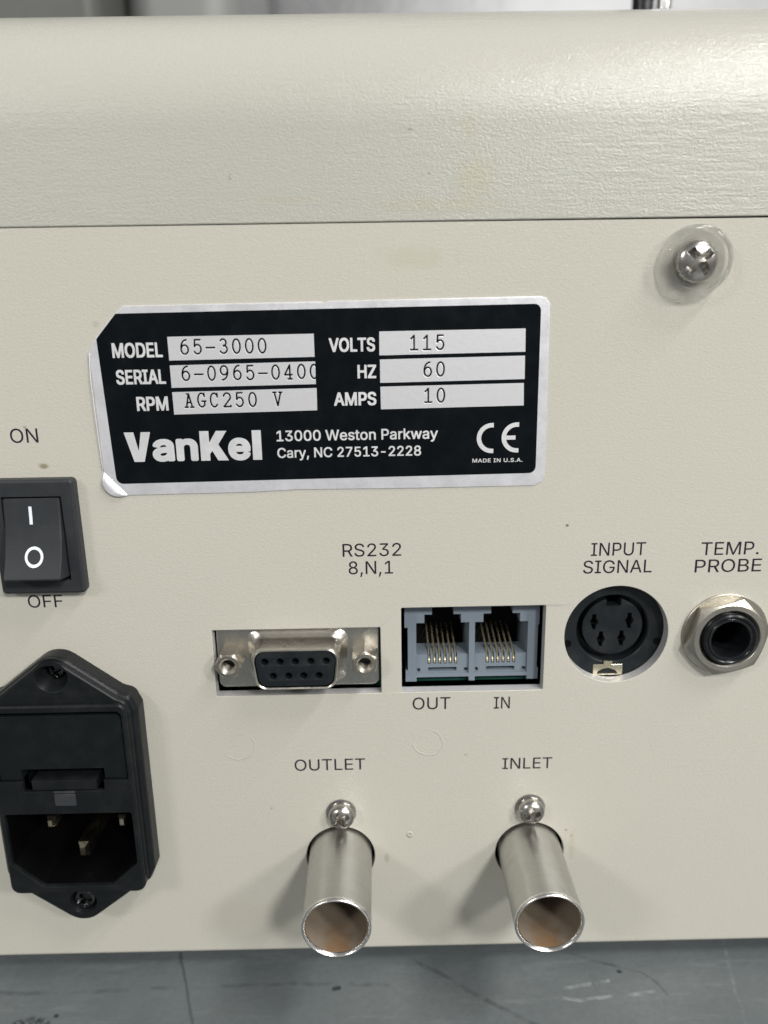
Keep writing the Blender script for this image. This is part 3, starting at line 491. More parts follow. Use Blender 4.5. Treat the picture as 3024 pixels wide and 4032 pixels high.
  'n': (800, [[(42,43),(66,13),(101,0),(239,1),(265,9),(286,26),(297,56),(300,472),(313,506),(336,532),(372,549),(413,554),(469,543),(499,515),(508,489),(513,451),(513,56),(521,30),(545,9),(581,0),(709,0),(734,8),(755,21),(770,56),(770,463),(766,523),(755,575),(731,626),(699,668),(658,705),(607,735),(561,750),(499,762),(382,759),(321,743),(285,728),(260,747),(224,756),(96,754),(73,747),(55,734),(40,699)]]),
  'V': (890, [[(0,1000),(270,0),(610,0),(880,1000),(565,1000),(445,370),(322,1000)]]),
  'K': (955, [[(50,0),(360,0),(360,225),(445,330),(625,0),(985,0),(660,545),(960,1000),(605,1000),(360,610),(360,1000),(50,1000)]]),
  'l': (390, [[(45,0),(350,0),(350,1000),(45,1000)]]),
 },
}
def word(body, x0, x1, zb, h, y, mat, parent, style, name='printed_word', origin=None, space=0):
    """flat lettering fitted between x0 and x1, baseline zb, cap height h (mm)"""
    pen = 0; gl = []
    for ch in body:
        adv_, loops = LETTERS[style][ch]
        gl.append([[(px + pen, pz) for px, pz in l] for l in loops]); pen += adv_ + space
    allx = [p[0] for g in gl for l in g for p in l]; a, b = min(allx), max(allx)
    capz = [p[1] for g, ch in zip(gl, body) for l in g for p in l if ch in 'HIEFNTMPRAVKLW1257DZ'] or [p[1] for g in gl for l in g for p in l]
    z0_, z1_ = min(capz), max(capz)
    sx = (x1 - x0) / (b - a); sz = h / (z1_ - z0_)
    org = origin or (0, 0, 0); mb = MB()
    for g in gl:
        if not g: continue
        ls = [[(x0 + (px - a) * sx, zb + (pz - z0_) * sz) for px, pz in l] for l in g]
        solids = [l for l in ls if area2(l) > 0]; holes = [l for l in ls if area2(l) <= 0]
        if not solids or abs(area2(max(ls, key=lambda l: abs(area2(l))))) != max(area2(l) for l in solids): solids, holes = holes, solids
        for so_ in solids:
            xs_ = [p[0] for p in so_]; zs_ = [p[1] for p in so_]
            mine = [hl for hl in holes if min(xs_) < sum(p[0] for p in hl) / len(hl) < max(xs_) and min(zs_) < sum(p[1] for p in hl) / len(hl) < max(zs_)]
            grp = [so_] + mine
            tri = geometry.tessellate_polygon([[Vector((p[0], p[1], 0)) for p in l] for l in grp])
            mb.add([(p[0], y, p[1]) for l in grp for p in l], [tuple(t) for t in tri])
    return mb.make(name, mat, parent, org, smooth=False)

def phillips(cx, cz, r, yb, edge, dome, mat, name, parent, rot=0.3, depth=None, arm=0.62, wd=0.13, squash=0.5, n=96, m=34, dz=0.0, shank=0.0):
    """pan head with a sunk cross; yb is the plane it sits on"""
    depth = depth or dome * 1.1
    vs = []; fs = []
    def hgt(u, v):
        q = math.sqrt(u * u + v * v)
        h = edge + dome * math.sqrt(max(0.0, 1 - q ** 2.3))
        c, s_ = math.cos(rot), math.sin(rot); a = abs(u * c + v * s_); b = abs(-u * s_ + v * c)
        def arm_(p, w):
            if w > wd * 1.25 or p > arm: return 0
            return min(1.0, (wd * 1.25 - w) / (wd * 0.25)) * min(1.0, 0.25 + (arm - p) / (arm * 0.55))
        return h - depth * max(arm_(a, b), arm_(b, a))
    vs.append((cx, yb - hgt(0, 0), cz))
    for i in range(1, m + 1):
        q = (i / m) ** 0.85 if i < m else 1.0
        for j in range(n):
            th = 2 * PI * j / n; u = q * math.cos(th); v = q * math.sin(th)
            vs.append((cx + r * u, yb - hgt(u, v), cz + r * v))
    for j in range(n): fs.append((0, 1 + j, 1 + (j + 1) % n))
    for i in range(m - 1):
        for j in range(n):
            a = 1 + i * n + j; b = 1 + i * n + (j + 1) % n
            fs.append((a, a + n, b + n, b))
    mb = MB().add(vs, fs)
    mb.lathe([(r, yb - edge), (r, yb), (r * 0.5, yb)], cx, cz, n)
    if shank: mb.lathe([(r * .5, yb), (r * .5, yb + shank)], cx, cz, 24, False, True)
    return mb.make(name, mat, parent, (cx, yb, cz), sharp=40)

# ================================================================== the setting
bench = bpy.data.objects.new('lab_bench', None); S.collection.objects.link(bench)
bench.location = (0, 0, -0.134 - 0.03)
bench['label'] = 'worn slate grey bench top with dark scratches under the instrument'; bench['category'] = 'bench'
mb = MB(); mb.plate(rect(-700, 700, -560, 560, 3, 3), [], 0, 30, 2.0, 3, back=True)
# plate() lies in xz: turn it flat
mb.v = [(x, z + 160, -134 - y) for x, y, z in mb.v]
mb.make('bench_top', M['bench'], bench, (0, 0, -134))

wall = MB().box(-1500, 1500, 760, 780, -900, 1400).make('wall', M['wall']); wall['kind'] = 'structure'

tone_blocks = bpy.data.objects.new('equipment_cabinet', None); S.collection.objects.link(tone_blocks)  # blocks added to imitate the wall's dark-to-bright gradient in two steps
tone_blocks.location = (-0.3, 0.5, -0.134); tone_blocks['label'] = 'blurred grey cabinet behind the top edge of the instrument, upper left'; tone_blocks['category'] = 'cabinet'
M['cab'] = plastic('cabinet_grey_paint', (0.13, 0.135, 0.125), 0.45); M['cab2'] = plastic('cabinet_trim_paint', (0.26, 0.265, 0.26), 0.4)  # two greys carry the shading of the wall behind
m_ = MB(); m_.plate([(-900, -130), (-185, -130), (-185, 420), (-900, 420)], [], 470, 700, 14, 4, back=True); m_.make('cabinet_body', M['cab'], tone_blocks, (-300, 500, -134))
m_ = MB(); m_.plate([(-184, -130), (-95, -130), (-95, 415), (-184, 415)], [], 520, 700, 30, 6, back=True); m_.make('cabinet_side_trim', M['cab2'], tone_blocks, (-300, 500, -134))
post = bpy.data.objects.new('support_post', None); S.collection.objects.link(post)
post.location = (91.0 * MM, 150 * MM, 47.0 * MM)
post['label'] = 'shiny chrome post with a black core standing behind the top edge, upper right'; post['category'] = 'post'
MB().lathe([(0.2, 300), (6.5, 300), (6.5, 47), (0.2, 47)], 0, 0, 32, True, True)
def vertical_lathe(prof, cx, cy, n=32):
    m_ = MB(); m_.rings([[(cx + r * math.cos(2 * PI * j / n), cy + r * math.sin(2 * PI * j / n), z) for j in range(n)] for r, z in prof], True, True, True); return m_
vertical_lathe([(6.6, 47), (6.6, 49), (3.4, 49.2), (3.4, 330)], 87.8, 150).make('black_sleeve', M['black_gloss'], post, (91, 150, 47))  # the chrome's dark reflection, built as a separate black rod
vertical_lathe([(2.3, 47), (2.3, 340)], 94.2, 149).make('chrome_rod', M['chrome'], post, (91, 150, 47))

# ================================================================== the instrument
inst = bpy.data.objects.new('laboratory_instrument', None); S.collection.objects.link(inst)
inst['label'] = 'beige metal laboratory instrument seen from the back, with nameplate, ports and two water tubes'
inst['category'] = 'instrument'
inst.location = (0, 100 * MM, -134 * MM)
X0, X1, ZB, ZS = -140, 128, -130.3, 11.95
T = 2.2

# ---- cover: vertical strip above the seam, big round bend, flat top, sides
def gridy(prof, x0, x1, nx):
    rs = []
    return rs
prof = [(0.55, 12.12), (0.12, 12.14), (0.0, 12.3)] + [(0.0, 12.3 + i * 1.0) for i in range(1, 15)]
for i in range(0, 25):
    a = (PI / 2) * i / 24
    prof.append((20 - 20 * math.cos(a), 27 + 20 * math.sin(a)))
prof += [(60, 47), (120, 47), (230, 47), (230, 12.12)]
mb = MB()
xs = np.linspace(X0, X1, 60)
mb.rings([[(x, y, z - (0.0 if z > 12.5 else 0.0) ) for (y, z) in prof] for x in xs], False)
mb.f = [f for f in mb.f]
n_ = len(prof)
mb.f.append(tuple(range(n_))); mb.f.append(tuple((len(xs) - 1) * n_ + j for j in range(n_)))
cover = mb.make('cover', M['cover'], inst, (0, 0, 12), sharp=35)

# ---- back panel with its cut-outs
DBC = rect(-30.98, -0.0, -71.5, -58.1, 0.25, 3)
RJC = rect(3.85, 30.4, -71.42, -54.38, 0.25, 3)
DINC = circ(43.65, -60.5, 9.6, 72)
JKC = circ(63.7, -60.6, 5.0, 32)
T1C = circ(-8.75, -107.4, 6.85, 56)
T2C = circ(29.1, -107.3, 6.85, 56)
SWC = rect(-66, -53.4, -48.3, -30.2)
IEX, IEZ = -59.3, -88.6
def rel(pts): return [(IEX + x, IEZ + z) for x, z in pts]
IEC = rel(rect(-12.3, 12.3, -20.2, 18.2, 1.0, 3))
mb = MB()
mb.plate([(X0, -129.4), (X1, -129.4), (X1, ZS - 0.12), (60, ZS - 0.10), (10, ZS + 0.02), (X0, ZS + 0.10)], [DBC, RJC, DINC, JKC, T1C, T2C, SWC, IEC], 0.0, T, 0.0, 2, back=True, hbev=0.14)
# rolled lower edge
rs = []
for i in range(9):
    a = (PI / 2) * i / 8
    rs.append([(x, 0.9 - 0.9 * math.cos(a), -129.4 - 0.9 * math.sin(a)) for x in (X0, X1)])
rs.append([(X0, 12, ZB), (X1, 12, ZB)])
mb.rings([list(r) for r in rs], False)
panel = mb.make('back_panel', M['panel'], inst, (0, 0, -60), sharp=35)
# pale sheet edges inside the larger cut-outs
for lp in (DBC, RJC, DINC):
    q = inset(lp, 0.03)
    MB().rings([[(x, 0.2, z) for x, z in q], [(x, T - .02, z) for x, z in q]]).make('cut_edge', M['edge'], panel, (0, 0, -60))

# ---- chassis: floor, sides and dark inside
mb = MB()
mb.box(X0 + 0.5, X1 - 0.5, 4, 230, ZB + 0.3, ZB + 2.3)
mb.box(X0, X0 + 2, 3, 230, ZB + 2.4, 12.0); mb.box(X1 - 2, X1, 3, 230, ZB + 2.4, 12.0)
mb.box(X0 + 2.1, X1 - 2.1, 228, 230, ZB + 2.4, 12.0)
mb.make('chassis', M['dark'], inst, (0, 100, -130))
for fx in (-115, 105):
    for fy in (16, 215):
        vertical_lathe([(7, -134), (8, -133.6), (8, -130.05)], fx, fy).make('rubber_foot', M['switch'], inst, (fx, fy, -134))

# ---- silk-screened words on the panel
PW = lambda s, x0, x1, zb, h: word(s, x0, x1, zb, h, -0.02, M['ink'], panel, 'thin', origin=(0, 0, -60))
PW('ON', -62.7, -57.95, -22.65, 2.45)
PW('OFF', -63.75, -57.45, -52.9, 2.4)
PW('RS232', -6.5, 4.0, -44.3, 2.45)
PW('8,N,1', -5.5, 2.5, -47.65, 2.45)
PW('INPUT', 38.1, 47.95, -45.03, 2.45)
PW('SIGNAL', 36.85, 49.3, -48.35, 2.45)
PW('TEMP.', 57.95, 68.4, -45.28, 2.45)
PW('PROBE', 57.1, 69.2, -48.55, 2.45)
PW('OUT', 5.85, 13.0, -75.05, 2.5)
PW('IN', 21.25, 24.3, -75.2, 2.45)
PW('OUTLET', -17.05, -3.4, -87.75, 2.45)
PW('INLET', 23.15, 32.85, -88.3, 2.4)

# ---- nameplate
PL_out = [(-41.3, -0.30), (-30, -0.22), (-8.8, -0.10), (-8.2, -0.35), (-7.6, -0.06), (10, 0.08), (27.3, 0.20), (28.3, -0.1), (28.95, -1.0),
          (29.12, -15), (29.22, -29.6), (28.8, -31.0), (27.3, -31.75), (5, -31.85), (-14, -31.7), (-22, -32.05), (-43.6, -32.2),
          (-47.35, -28.0), (-47.5, -20), (-47.65, -7.6), (-46.2, -5.35), (-44.2, -3.0), (-42.6, -1.45), (-41.9, -0.95)]
plate_o = (-9, 0, -16)
mb = MB(); mb.plate(PL_out, [], -0.16, 0.0, 0.05, 2)
# creased corner standing off the panel, lower left
c0 = Vector((-47.35, -28.0)); c1 = Vector((-43.6, -32.2)); nv = Vector((-0.75, -0.66)).normalized()
rs = []
for i in range(7):
    t = i / 6
    row = []
    for j in range(9):
        s_ = j / 8
        bulge = math.sin(PI * s_) ** 0.7
        p = c0.lerp(c1, s_) + nv * (2.05 * t * bulge)
        lift = 0.16 + 0.75 * math.sin(PI * min(1, t * 1.15) * 0.62) * bulge * (0.8 + 0.2 * math.sin(9 * s_))
        row.append((p.x, -lift, p.y))
    rs.append(row)
mb.rings(rs, False)
rs2 = [[(x, y + 0.12, z) for x, y, z in r] for r in rs]; mb.rings(rs2, False)
mb.rings([rs[-1], rs2[-1]], False)
# lifted left edge
mb.tube([(-47.62, -0.22, -7.8), (-47.78, -0.42, -12), (-47.66, -0.4, -20), (-47.5, -0.22, -27.6)], 0.09, 6)
plate = mb.make('nameplate', M['alu'], inst, plate_o, sharp=25)
bl = fillet([(-42.6, -1.48), (27.5, -0.98), (27.55, -29.5), (-45.3, -30.15), (-46.15, -5.5)], [0.1, 1.1, 1.2, 1.2, 0.2], 5)
black = MB().plate(bl, [], -0.19, -0.15).make('black_print', M['plate_black'], plate, plate_o)
NW = lambda s, x0, x1, zb, h, st='narrow', sp=0: word(s, x0, x1, zb, h, -0.215, M['alu_print'], plate, st, 'plate_word', plate_o, sp)
NW('MODEL', -43.75, -35.4, -8.62, 2.42); NW('SERIAL', -43.55, -35.25, -13.03, 2.42); NW('RPM', -40.55, -35.2, -17.53, 2.40)
NW('VOLTS', -7.7, -0.0, -8.25, 2.28); NW('HZ', -3.05, 0.1, -12.68, 2.25); NW('AMPS', -7.15, 0.05, -17.22, 2.25)
NW('VanKel', -43.25, -19.85, -26.3, 5.15, 'heavy', 0)
NW('13000 Weston Parkway', -17.2, 10.5, -23.15, 1.85, 'bold'); NW('Cary, NC 27513-2228', -17.2, 7.6, -26.08, 1.80, 'bold')
NW('MADE IN U.S.A.', 16.5, 25.2, -27.47, 0.68, 'bold', 60)
# CE mark
def arcband(cx, cz, ro, ri, ext, y):
    m_ = MB(); a = []; b = []
    a.append((cx + ext, y, cz + ro)); b.append((cx + ext, y, cz + ri))
    for i in range(25):
        th = PI / 2 + PI * i / 24
        a.append((cx + ro * math.cos(th), y, cz + ro * math.sin(th))); b.append((cx + ri * math.cos(th), y, cz + ri * math.sin(th)))
    a.append((cx + ext, y, cz - ro)); b.append((cx + ext, y, cz - ri))
    m_.rings([a, b], False); return m_
arcband(19.82, -23.23, 2.62, 1.86, 0.27, -0.215).make('ce_letter', M['alu_print'], plate, plate_o)
m_ = arcband(24.1, -23.2, 2.62, 1.86, 0.34, -0.215); m_.add([(22.1, -.216, -23.56), (23.88, -.216, -23.56), (23.88, -.216, -22.84), (22.1, -.216, -22.84)], [(0, 1, 2, 3)])
m_.make('ce_letter', M['alu_print'], plate, plate_o)

# ---- data fields with characters struck into the metal
def arc(cx, cy, rx, ry, a0, a1, n=10): return [(cx + rx * math.cos(math.radians(a0 + (a1 - a0) * i / n)), cy + ry * math.sin(math.radians(a0 + (a1 - a0) * i / n))) for i in range(n + 1)]
G = {
 '0': [arc(.5, .5, .40, .5, 0, 360, 20)],
 '1': [[(.16, .78), (.5, 1), (.5, 0)], [(.12, 0), (.88, 0)]],
 '2': [arc(.5, .70, .38, .30, 165, -25, 10) + [(.12, 0), (.9, 0), (.9, .08)]],
 '3': [arc(.47, .755, .33, .245, 150, -85, 10), arc(.48, .28, .40, .28, 85, -150, 12)],
 '4': [[(.66, 0), (.66, 1), (.08, .30), (.9, .30)], [(.45, 0), (.88, 0)]],
 '5': [[(.82, 1), (.22, 1), (.18, .52)] + arc(.48, .33, .40, .33, 130, -150, 14)],
 '6': [arc(.72, .42, .60, .58, 88, 175, 8) + [(.12, .34)], arc(.51, .32, .39, .32, 0, 360, 18)],
 '9': [arc(.28, .58, .60, .58, -92, -5, 8) + [(.88, .66)], arc(.49, .68, .39, .32, 0, 360, 18)],
 '-': [[(.04, .42), (.96, .42)]],
 'A': [[(.02, 0), (.36, 0)], [(.66, 0), (.99, 0)], [(.18, 0), (.48, .97), (.84, 0)], [(.26, .97), (.50, .97)], [(.30, .34), (.72, .34)]],
 'G': [arc(.50, .5, .42, .5, 48, 300, 16) + [(.82, .12), (.82, .42)], [(.52, .42), (.96, .42)], [(.80, .98), (.80, .76)]],
 'C': [arc(.50, .5, .42, .5, 45, 318, 18), [(.84, .98), (.84, .72)]],
 'V': [[(.14, .98), (.50, 0), (.86, .98)], [(0, .98), (.32, .98)], [(.68, .98), (1, .98)]],
}
def field(q, txt, xt, zt, pitch=2.15, w=1.5, h=2.3):
    """q: four corners (bl, br, tr, tl); txt starts at xt on baseline zt"""
    segs = []
    for i, ch in enumerate(txt):
        if ch == ' ': continue
        jx = random.uniform(-.03, .03); jz = random.uniform(-.03, .03)
        for line in G[ch]:
            pts = [(xt + i * pitch + x * w + jx, zt + y * h + jz) for x, y in line]
            segs += list(zip(pts[:-1], pts[1:]))
    nx, nz = 340, 54
    u = np.linspace(0, 1, nx); v = np.linspace(0, 1, nz); U, V = np.meshgrid(u, v)
    bl_, br_, tr_, tl_ = [np.array(c) for c in q]
    P = ((1 - U) * (1 - V))[..., None] * bl_ + (U * (1 - V))[..., None] * br_ + (U * V)[..., None] * tr_ + ((1 - U) * V)[..., None] * tl_
    D = np.full(U.shape, 9.0)
    for a, b in segs:
        a = np.array(a); b = np.array(b); ab = b - a
        t = np.clip(((P - a) @ ab) / max(ab @ ab, 1e-9), 0, 1)
        D = np.minimum(D, np.linalg.norm(P - a - t[..., None] * ab, axis=-1))
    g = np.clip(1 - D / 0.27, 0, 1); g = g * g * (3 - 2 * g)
    ridge = np.exp(-((D - 0.27) / 0.07) ** 2)
    Y = -0.215 + 0.05 * g - 0.006 * ridge
    vs = [(P[i, j, 0], Y[i, j], P[i, j, 1]) for i in range(nz) for j in range(nx)]
    fs = [(i * nx + j, i * nx + j + 1, (i + 1) * nx + j + 1, (i + 1) * nx + j) for i in range(nz - 1) for j in range(nx - 1)]
    me = bpy.data.meshes.new('data_field')
    me.from_pydata([((x - plate_o[0]) * MM, (y - plate_o[1]) * MM, (z - plate_o[2]) * MM) for x, y, z in vs], [], fs)
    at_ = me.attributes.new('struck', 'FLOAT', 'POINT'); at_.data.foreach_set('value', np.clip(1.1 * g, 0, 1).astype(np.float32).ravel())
    me.polygons.foreach_set('use_smooth', [True] * len(me.polygons))
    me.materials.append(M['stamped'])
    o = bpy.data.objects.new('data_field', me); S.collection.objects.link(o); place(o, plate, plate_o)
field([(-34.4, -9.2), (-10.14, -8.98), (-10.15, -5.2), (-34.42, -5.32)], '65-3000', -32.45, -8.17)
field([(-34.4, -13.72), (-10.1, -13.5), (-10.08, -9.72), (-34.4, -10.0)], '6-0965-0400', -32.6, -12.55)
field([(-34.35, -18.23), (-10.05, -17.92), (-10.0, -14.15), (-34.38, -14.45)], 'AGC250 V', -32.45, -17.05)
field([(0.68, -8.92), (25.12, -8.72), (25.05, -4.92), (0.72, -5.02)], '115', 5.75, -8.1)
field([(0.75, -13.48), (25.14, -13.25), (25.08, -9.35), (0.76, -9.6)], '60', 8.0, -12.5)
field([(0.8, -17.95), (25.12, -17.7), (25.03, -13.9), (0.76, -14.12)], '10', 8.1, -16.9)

# ---- power switch
sw_o = (-59.6, 0, -39.2)
mb = MB(); mb.plate(rect(-67.1, -52.3, -49.55, -28.75, 0.8, 4), [rect(-64.95, -54.6, -47.05, -31.75, 0.15, 2)], -2.05, 0.0, 0.5, 3, hyb=[6], hbev=0.1)
switch = mb.make('power_switch', M['switch'], inst, sw_o)
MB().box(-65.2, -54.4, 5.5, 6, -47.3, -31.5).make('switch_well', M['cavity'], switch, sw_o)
# rocker, lower end tipped out: side profile (y, z)
rp = [(4.5, -32.15), (-2.0, -32.0), (-2.25, -32.15), (-2.65, -36.0), (-3.35, -39.5), (-4.6, -43.0), (-5.75, -45.15), (-5.85, -45.45), (-5.7, -45.75), (-1.5, -46.55), (4.5, -46.7)]
rs = []
for x, d in ((-64.6, .18), (-64.35, 0), (-55.15, 0), (-54.9, .18)):
    cy_ = 1.0; cz_ = -39
    rs.append([(x, y + (d if y < 4 else 0), z + (-d if z > -39 else d)) for y, z in rp])
mb = MB(); mb.rings([list(r) for r in rs], True, True, True)
mb.make('rocker', M['switch'], switch, sw_o, sharp=30)
def on_rocker(z):  # y of the rocker face at height z
    for (ya, za), (yb_, zb_) in zip(rp[2:], rp[3:]):
        if zb_ <= z <= za: return ya + (yb_ - ya) * (z - za) / (zb_ - za)
    return -5.8
bar = [(-59.92, z) for z in np.linspace(-33.35, -36.45, 6)]
mb = MB(); mb.rings([[(x + dx, on_rocker(z) - 0.03, z) for x, z in bar] for dx in (-.27, .27)], False)
mb.make('on_mark', M['white_ink'], switch, sw_o)
ring_z = -41.9
mb = MB(); rr = []
for r_ in (1.60, 1.14):
    rr.append([(-59.55 + r_ * math.cos(t), on_rocker(ring_z + r_ * 1.08 * math.sin(t)) - 0.04, ring_z + r_ * 1.08 * math.sin(t)) for t in [2 * PI * i / 48 for i in range(48)]])
mb.rings(rr); mb.make('off_mark', M['white_ink'], switch, sw_o)

# ---- power inlet
io = (IEX, 0, IEZ)
def sym(h):
    r = [p for p in h if p[0] > 0 and p[1] > 0] 
    q = [p for p in h]
    right = q + [(x, -z) for x, z in reversed(q) if z > 0]
    left = [(-x, z) for x, z in reversed(right) if x > 0]
    return right + left
def clean(p):
    out = []
    for a in p:
        if not out or (Vector(a) - Vector(out[-1])).length > 1e-4: out.append(a)
    return out
def flange(apex, sx_, sz_, w, wz, r):
    pts = [(0, apex), (sx_, sz_), ((sx_ + w) / 2 + .5, sz_ - .75), (w, wz), (w, -wz), ((sx_ + w) / 2 + .5, .75 - sz_), (sx_, -sz_), (0, -apex),
           (-sx_, -sz_), (-(sx_ + w) / 2 - .5, .75 - sz_), (-w, -wz), (-w, wz), (-(sx_ + w) / 2 - .5, sz_ - .75), (-sx_, sz_)]
    return fillet(pts, [r, 1, 1.6, 1.6, 1.6, 1.6, 1, r, 1, 1.6, 1.6, 1.6, 1.6, 1], 6)
base_o = flange(29.3, 11.1, 20.8, 14.45, 17.4, 4.6); ear_o = flange(28.8, 11.1, 20.3, 13.4, 17.4, 4.4)
base_o = [(x, z - .6) for x, z in base_o]; ear_o = [(x, z - .6) for x, z in ear_o]
cav = fillet([(-11.9, -3.6), (-11.9, -14.8), (-6.5, -19.7), (6.5, -19.7), (11.9, -14.8), (11.9, -3.6)], [.5, .6, .6, .6, .6, .5], 3)
drw = fillet([(-12.0, 17.5), (-12.0, 3.4), (-7.5, 3.4), (-7.5, 1.3), (7.4, 1.3), (7.4, 3.4), (12.0, 3.4), (12.0, 17.5)], [1.0, .1, .05, .05, .05, .05, .1, 1.0], 3)
scu = circ(0, 24.3, 3.0, 40); scl = circ(0.3, -24.0, 2.6, 40)
cav, drw, scu, scl, base_o, ear_o = [rel(q) for q in (cav, drw, scu, scl, base_o, ear_o)]
mb = MB()
mb.plate(base_o, [cav, drw, circ(IEX, IEZ + 24.3, 3.1, 40), scl], -3.9, 0.0, 1.1, 4, hyb=[-2, -2, -2.5, -2.0])
mb.plate(ear_o, [cav, drw, scu, scl], -5.0, -2.9, 0.55, 3, hyb=[12, 8, -4.8, -4.6], hbev=0.12)
# conical sinks of the two screws
mb.lathe([(3.0, -4.85), (2.9, -4.7), (1.7, -2.2)], IEX, IEZ + 24.3, 40)
mb.lathe([(2.6, -4.7), (2.2, -3.6), (0.3, -3.6)], IEX + .3, IEZ - 24.0, 40)
inlet = mb.make('power_inlet', M['inlet'], inst, io, sharp=28)
fr = rel(rect(-13.0, 13.0, -21.4, 19.0, 1.8, 5))
MB().plate(fr, [cav, drw], -5.75, -3.3, 0.6, 4, hbev=0.18).make('raised_rim', M['inlet'], inlet, io)
MB().box(IEX - 12.5, IEX + 12.5, 13.9, 14.5, IEZ - 20.3, IEZ - 3).rings([[(x, -4.9, z) for x, z in inset(cav, .04)], [(x, 13.9, z) for x, z in inset(cav, .04)]]).make('cavity_liner', M['cavity'], inlet, io)  # liner added to carry the darkened colour of the recess walls
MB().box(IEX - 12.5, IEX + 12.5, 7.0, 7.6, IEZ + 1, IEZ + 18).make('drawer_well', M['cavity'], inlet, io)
dp = rel(fillet([(-11.75, 16.7), (-11.75, 3.55), (-7.7, 3.55), (-7.7, 5.7), (7.6, 5.7), (7.6, 3.55), (11.75, 3.55), (11.75, 16.7)], [.9, .1, .05, .05, .05, .05, .1, .9], 3))
MB().plate(dp, [], -5.25, 4, 0.12, 2).make('fuse_drawer', M['drawer'], inlet, io)
MB().plate(rel(rect(-6.0, 6.0, 1.45, 3.5, .1, 2)), [], -5.5, 2, 0.1, 2).make('latch_tab', M['inlet'], inlet, io)
m_ = MB(); m_.plate(rel(rect(-2.0, 1.95, -1.75, 0.75, .25, 3)), [], -5.86, -5.7, 0.06, 2); m_.box(IEX - 2, IEX + 1.9, -5.8, -5.3, IEZ + .95, IEZ + 1.3)
m_.make('worn_patch', M['worn'], inlet, io)
def blade(cx, cz, yt, w_, h_, name='blade'):
    m_ = MB()
    rs = []
    for y, s1, s2 in ((14, w_, h_), (yt + .9, w_, h_), (yt, w_ * .45, h_ * .55)):
        rs.append([(cx - s1, y, cz - s2), (cx + s1, y, cz - s2), (cx + s1, y, cz + s2), (cx - s1, y, cz + s2)])
    m_.rings(rs, True, False, True); return m_.make(name, M['blade'], inlet, io, smooth=False)
blade(IEX - 6.9, -99.2, 1.0, .85, 1.2); blade(IEX + 7.3, -99.2, 1.0, .85, 1.2); blade(IEX - 0.9, -105.3, 0.4, 1.0, 1.6)
M['dark_screw'] = metal('dark_screw_steel', (0.07, 0.07, 0.075), 0.18)
phillips(IEX, IEZ + 24.3, 1.75, -2.1, 0.1, 0.75, M['dark_screw'], 'inlet_screw', inlet, 0.5, n=48, m=16)
phillips(IEX + .3, IEZ - 24.0, 2.35, -3.6, 0.25, 0.95, M['dark_screw'], 'inlet_screw', inlet, 0.2, n=48, m=16, wd=.16)

# ---- nine-pin serial port
so = (-15.45, 1.6, -64.3)
mb = MB(); cxs, czs = -15.45, -64.2
mb.plate(rect(-30.6, -0.35, -70.4, -57.9, 1.3, 5), [], 1.6, 2.15, 0.2, 2, back=True)
serial = mb.make('serial_port', M['dshell'], inst, so)
def dshape(wt, wb, h, r, cx=cxs, cz=czs): return fillet([(cx - wt, cz + h), (cx + wt, cz + h), (cx + wb, cz - h), (cx - wb, cz - h)], r, 6)
rs = []
sh = [(9.55, 8.7, 5.3, 1.9, 1.58), (9.0, 8.2, 4.85, 2.2, 1.15), (8.45, 7.65, 4.3, 2.2, 0.7), (8.3, 7.4, 4.1, 2.2, 0.0), (8.2, 7.3, 4.02, 2.1, -3.6), (8.1, 7.2, 3.95, 2.1, -4.1), (7.85, 7.0, 3.75, 2.0, -4.3), (7.65, 6.8, 3.55, 1.9, -4.15), (7.65, 6.8, 3.55, 1.9, 1.0)]
for wt, wb, h, r, y in sh: rs.append([(x, y, z) for x, z in dshape(wt, wb, h, r)])
MB().rings(rs).make('shell', M['dshell'], serial, so, sharp=50)
pins = [(cxs + (i - 2) * 2.77, czs + 1.42, 5) for i in range(5)] + [(cxs + (i - 1.5) * 2.77, czs - 1.42, 4) for i in range(4)]
MB().plate(dshape(7.5, 6.65, 3.4, 1.8), [circ(x, z, 0.62, 20) for x, z, _ in pins], -3.9, 0.5, 0.15, 2, hyb=[0.0] * 9, hbev=0.22).make('socket_insert', M['dsub'], serial, so)
for x, z, _ in pins:
    MB().lathe([(0.60, -0.2), (0.46, -1.2), (0.46, 0.1), (0.0, 0.1)], x, z, 16).make('pin_contact', M['gold'], serial, so)
def jackscrew(x, z, rot):
    m_ = MB(); n = 6; R_ = 2.62
    hexr = lambda r, y: [(x + r * math.cos(rot + PI / 3 * j), y, z + r * math.sin(rot + PI / 3 * j)) for j in range(6)]
    m_.rings([hexr(R_, 1.6), hexr(R_, -2.35)])
    N_ = 48
    def hx(th, r):  # hexagon radius at angle
        a = (th - rot) % (PI / 3) - PI / 6
        return r * math.cos(PI / 6) / math.cos(a)
    ri = []
    for (f, y) in ((1.0, -2.35), (0.0, -2.7)):
        ri.append([(x + (hx(2 * PI * j / N_, R_) * f + 2.12 * (1 - f)) * math.cos(2 * PI * j / N_), y, z + (hx(2 * PI * j / N_, R_) * f + 2.12 * (1 - f)) * math.sin(2 * PI * j / N_)) for j in range(N_)])
    m_.rings(ri)
    pr = [(2.12, -2.7), (1.55, -2.72), (1.4, -2.5)]
    y = -2.4
    while y < 1.0:
        pr += [(1.42, y), (1.22, y + .22)]; y += 0.44
    m_.lathe(pr, x, z, 40)
    m_.lathe([(1.3, 1.0), (0.01, 1.0)], x, z, 24)
    return m_.make('jackscrew', M['nickel'], serial, so, sharp=30)
jackscrew(-27.95, -64.15, 0.0); jackscrew(-2.97, -64.3, PI / 6)
MB().box(-31, 0.2, 6, 6.5, -73, -57).make('circuit_board', M['green'], serial, so)

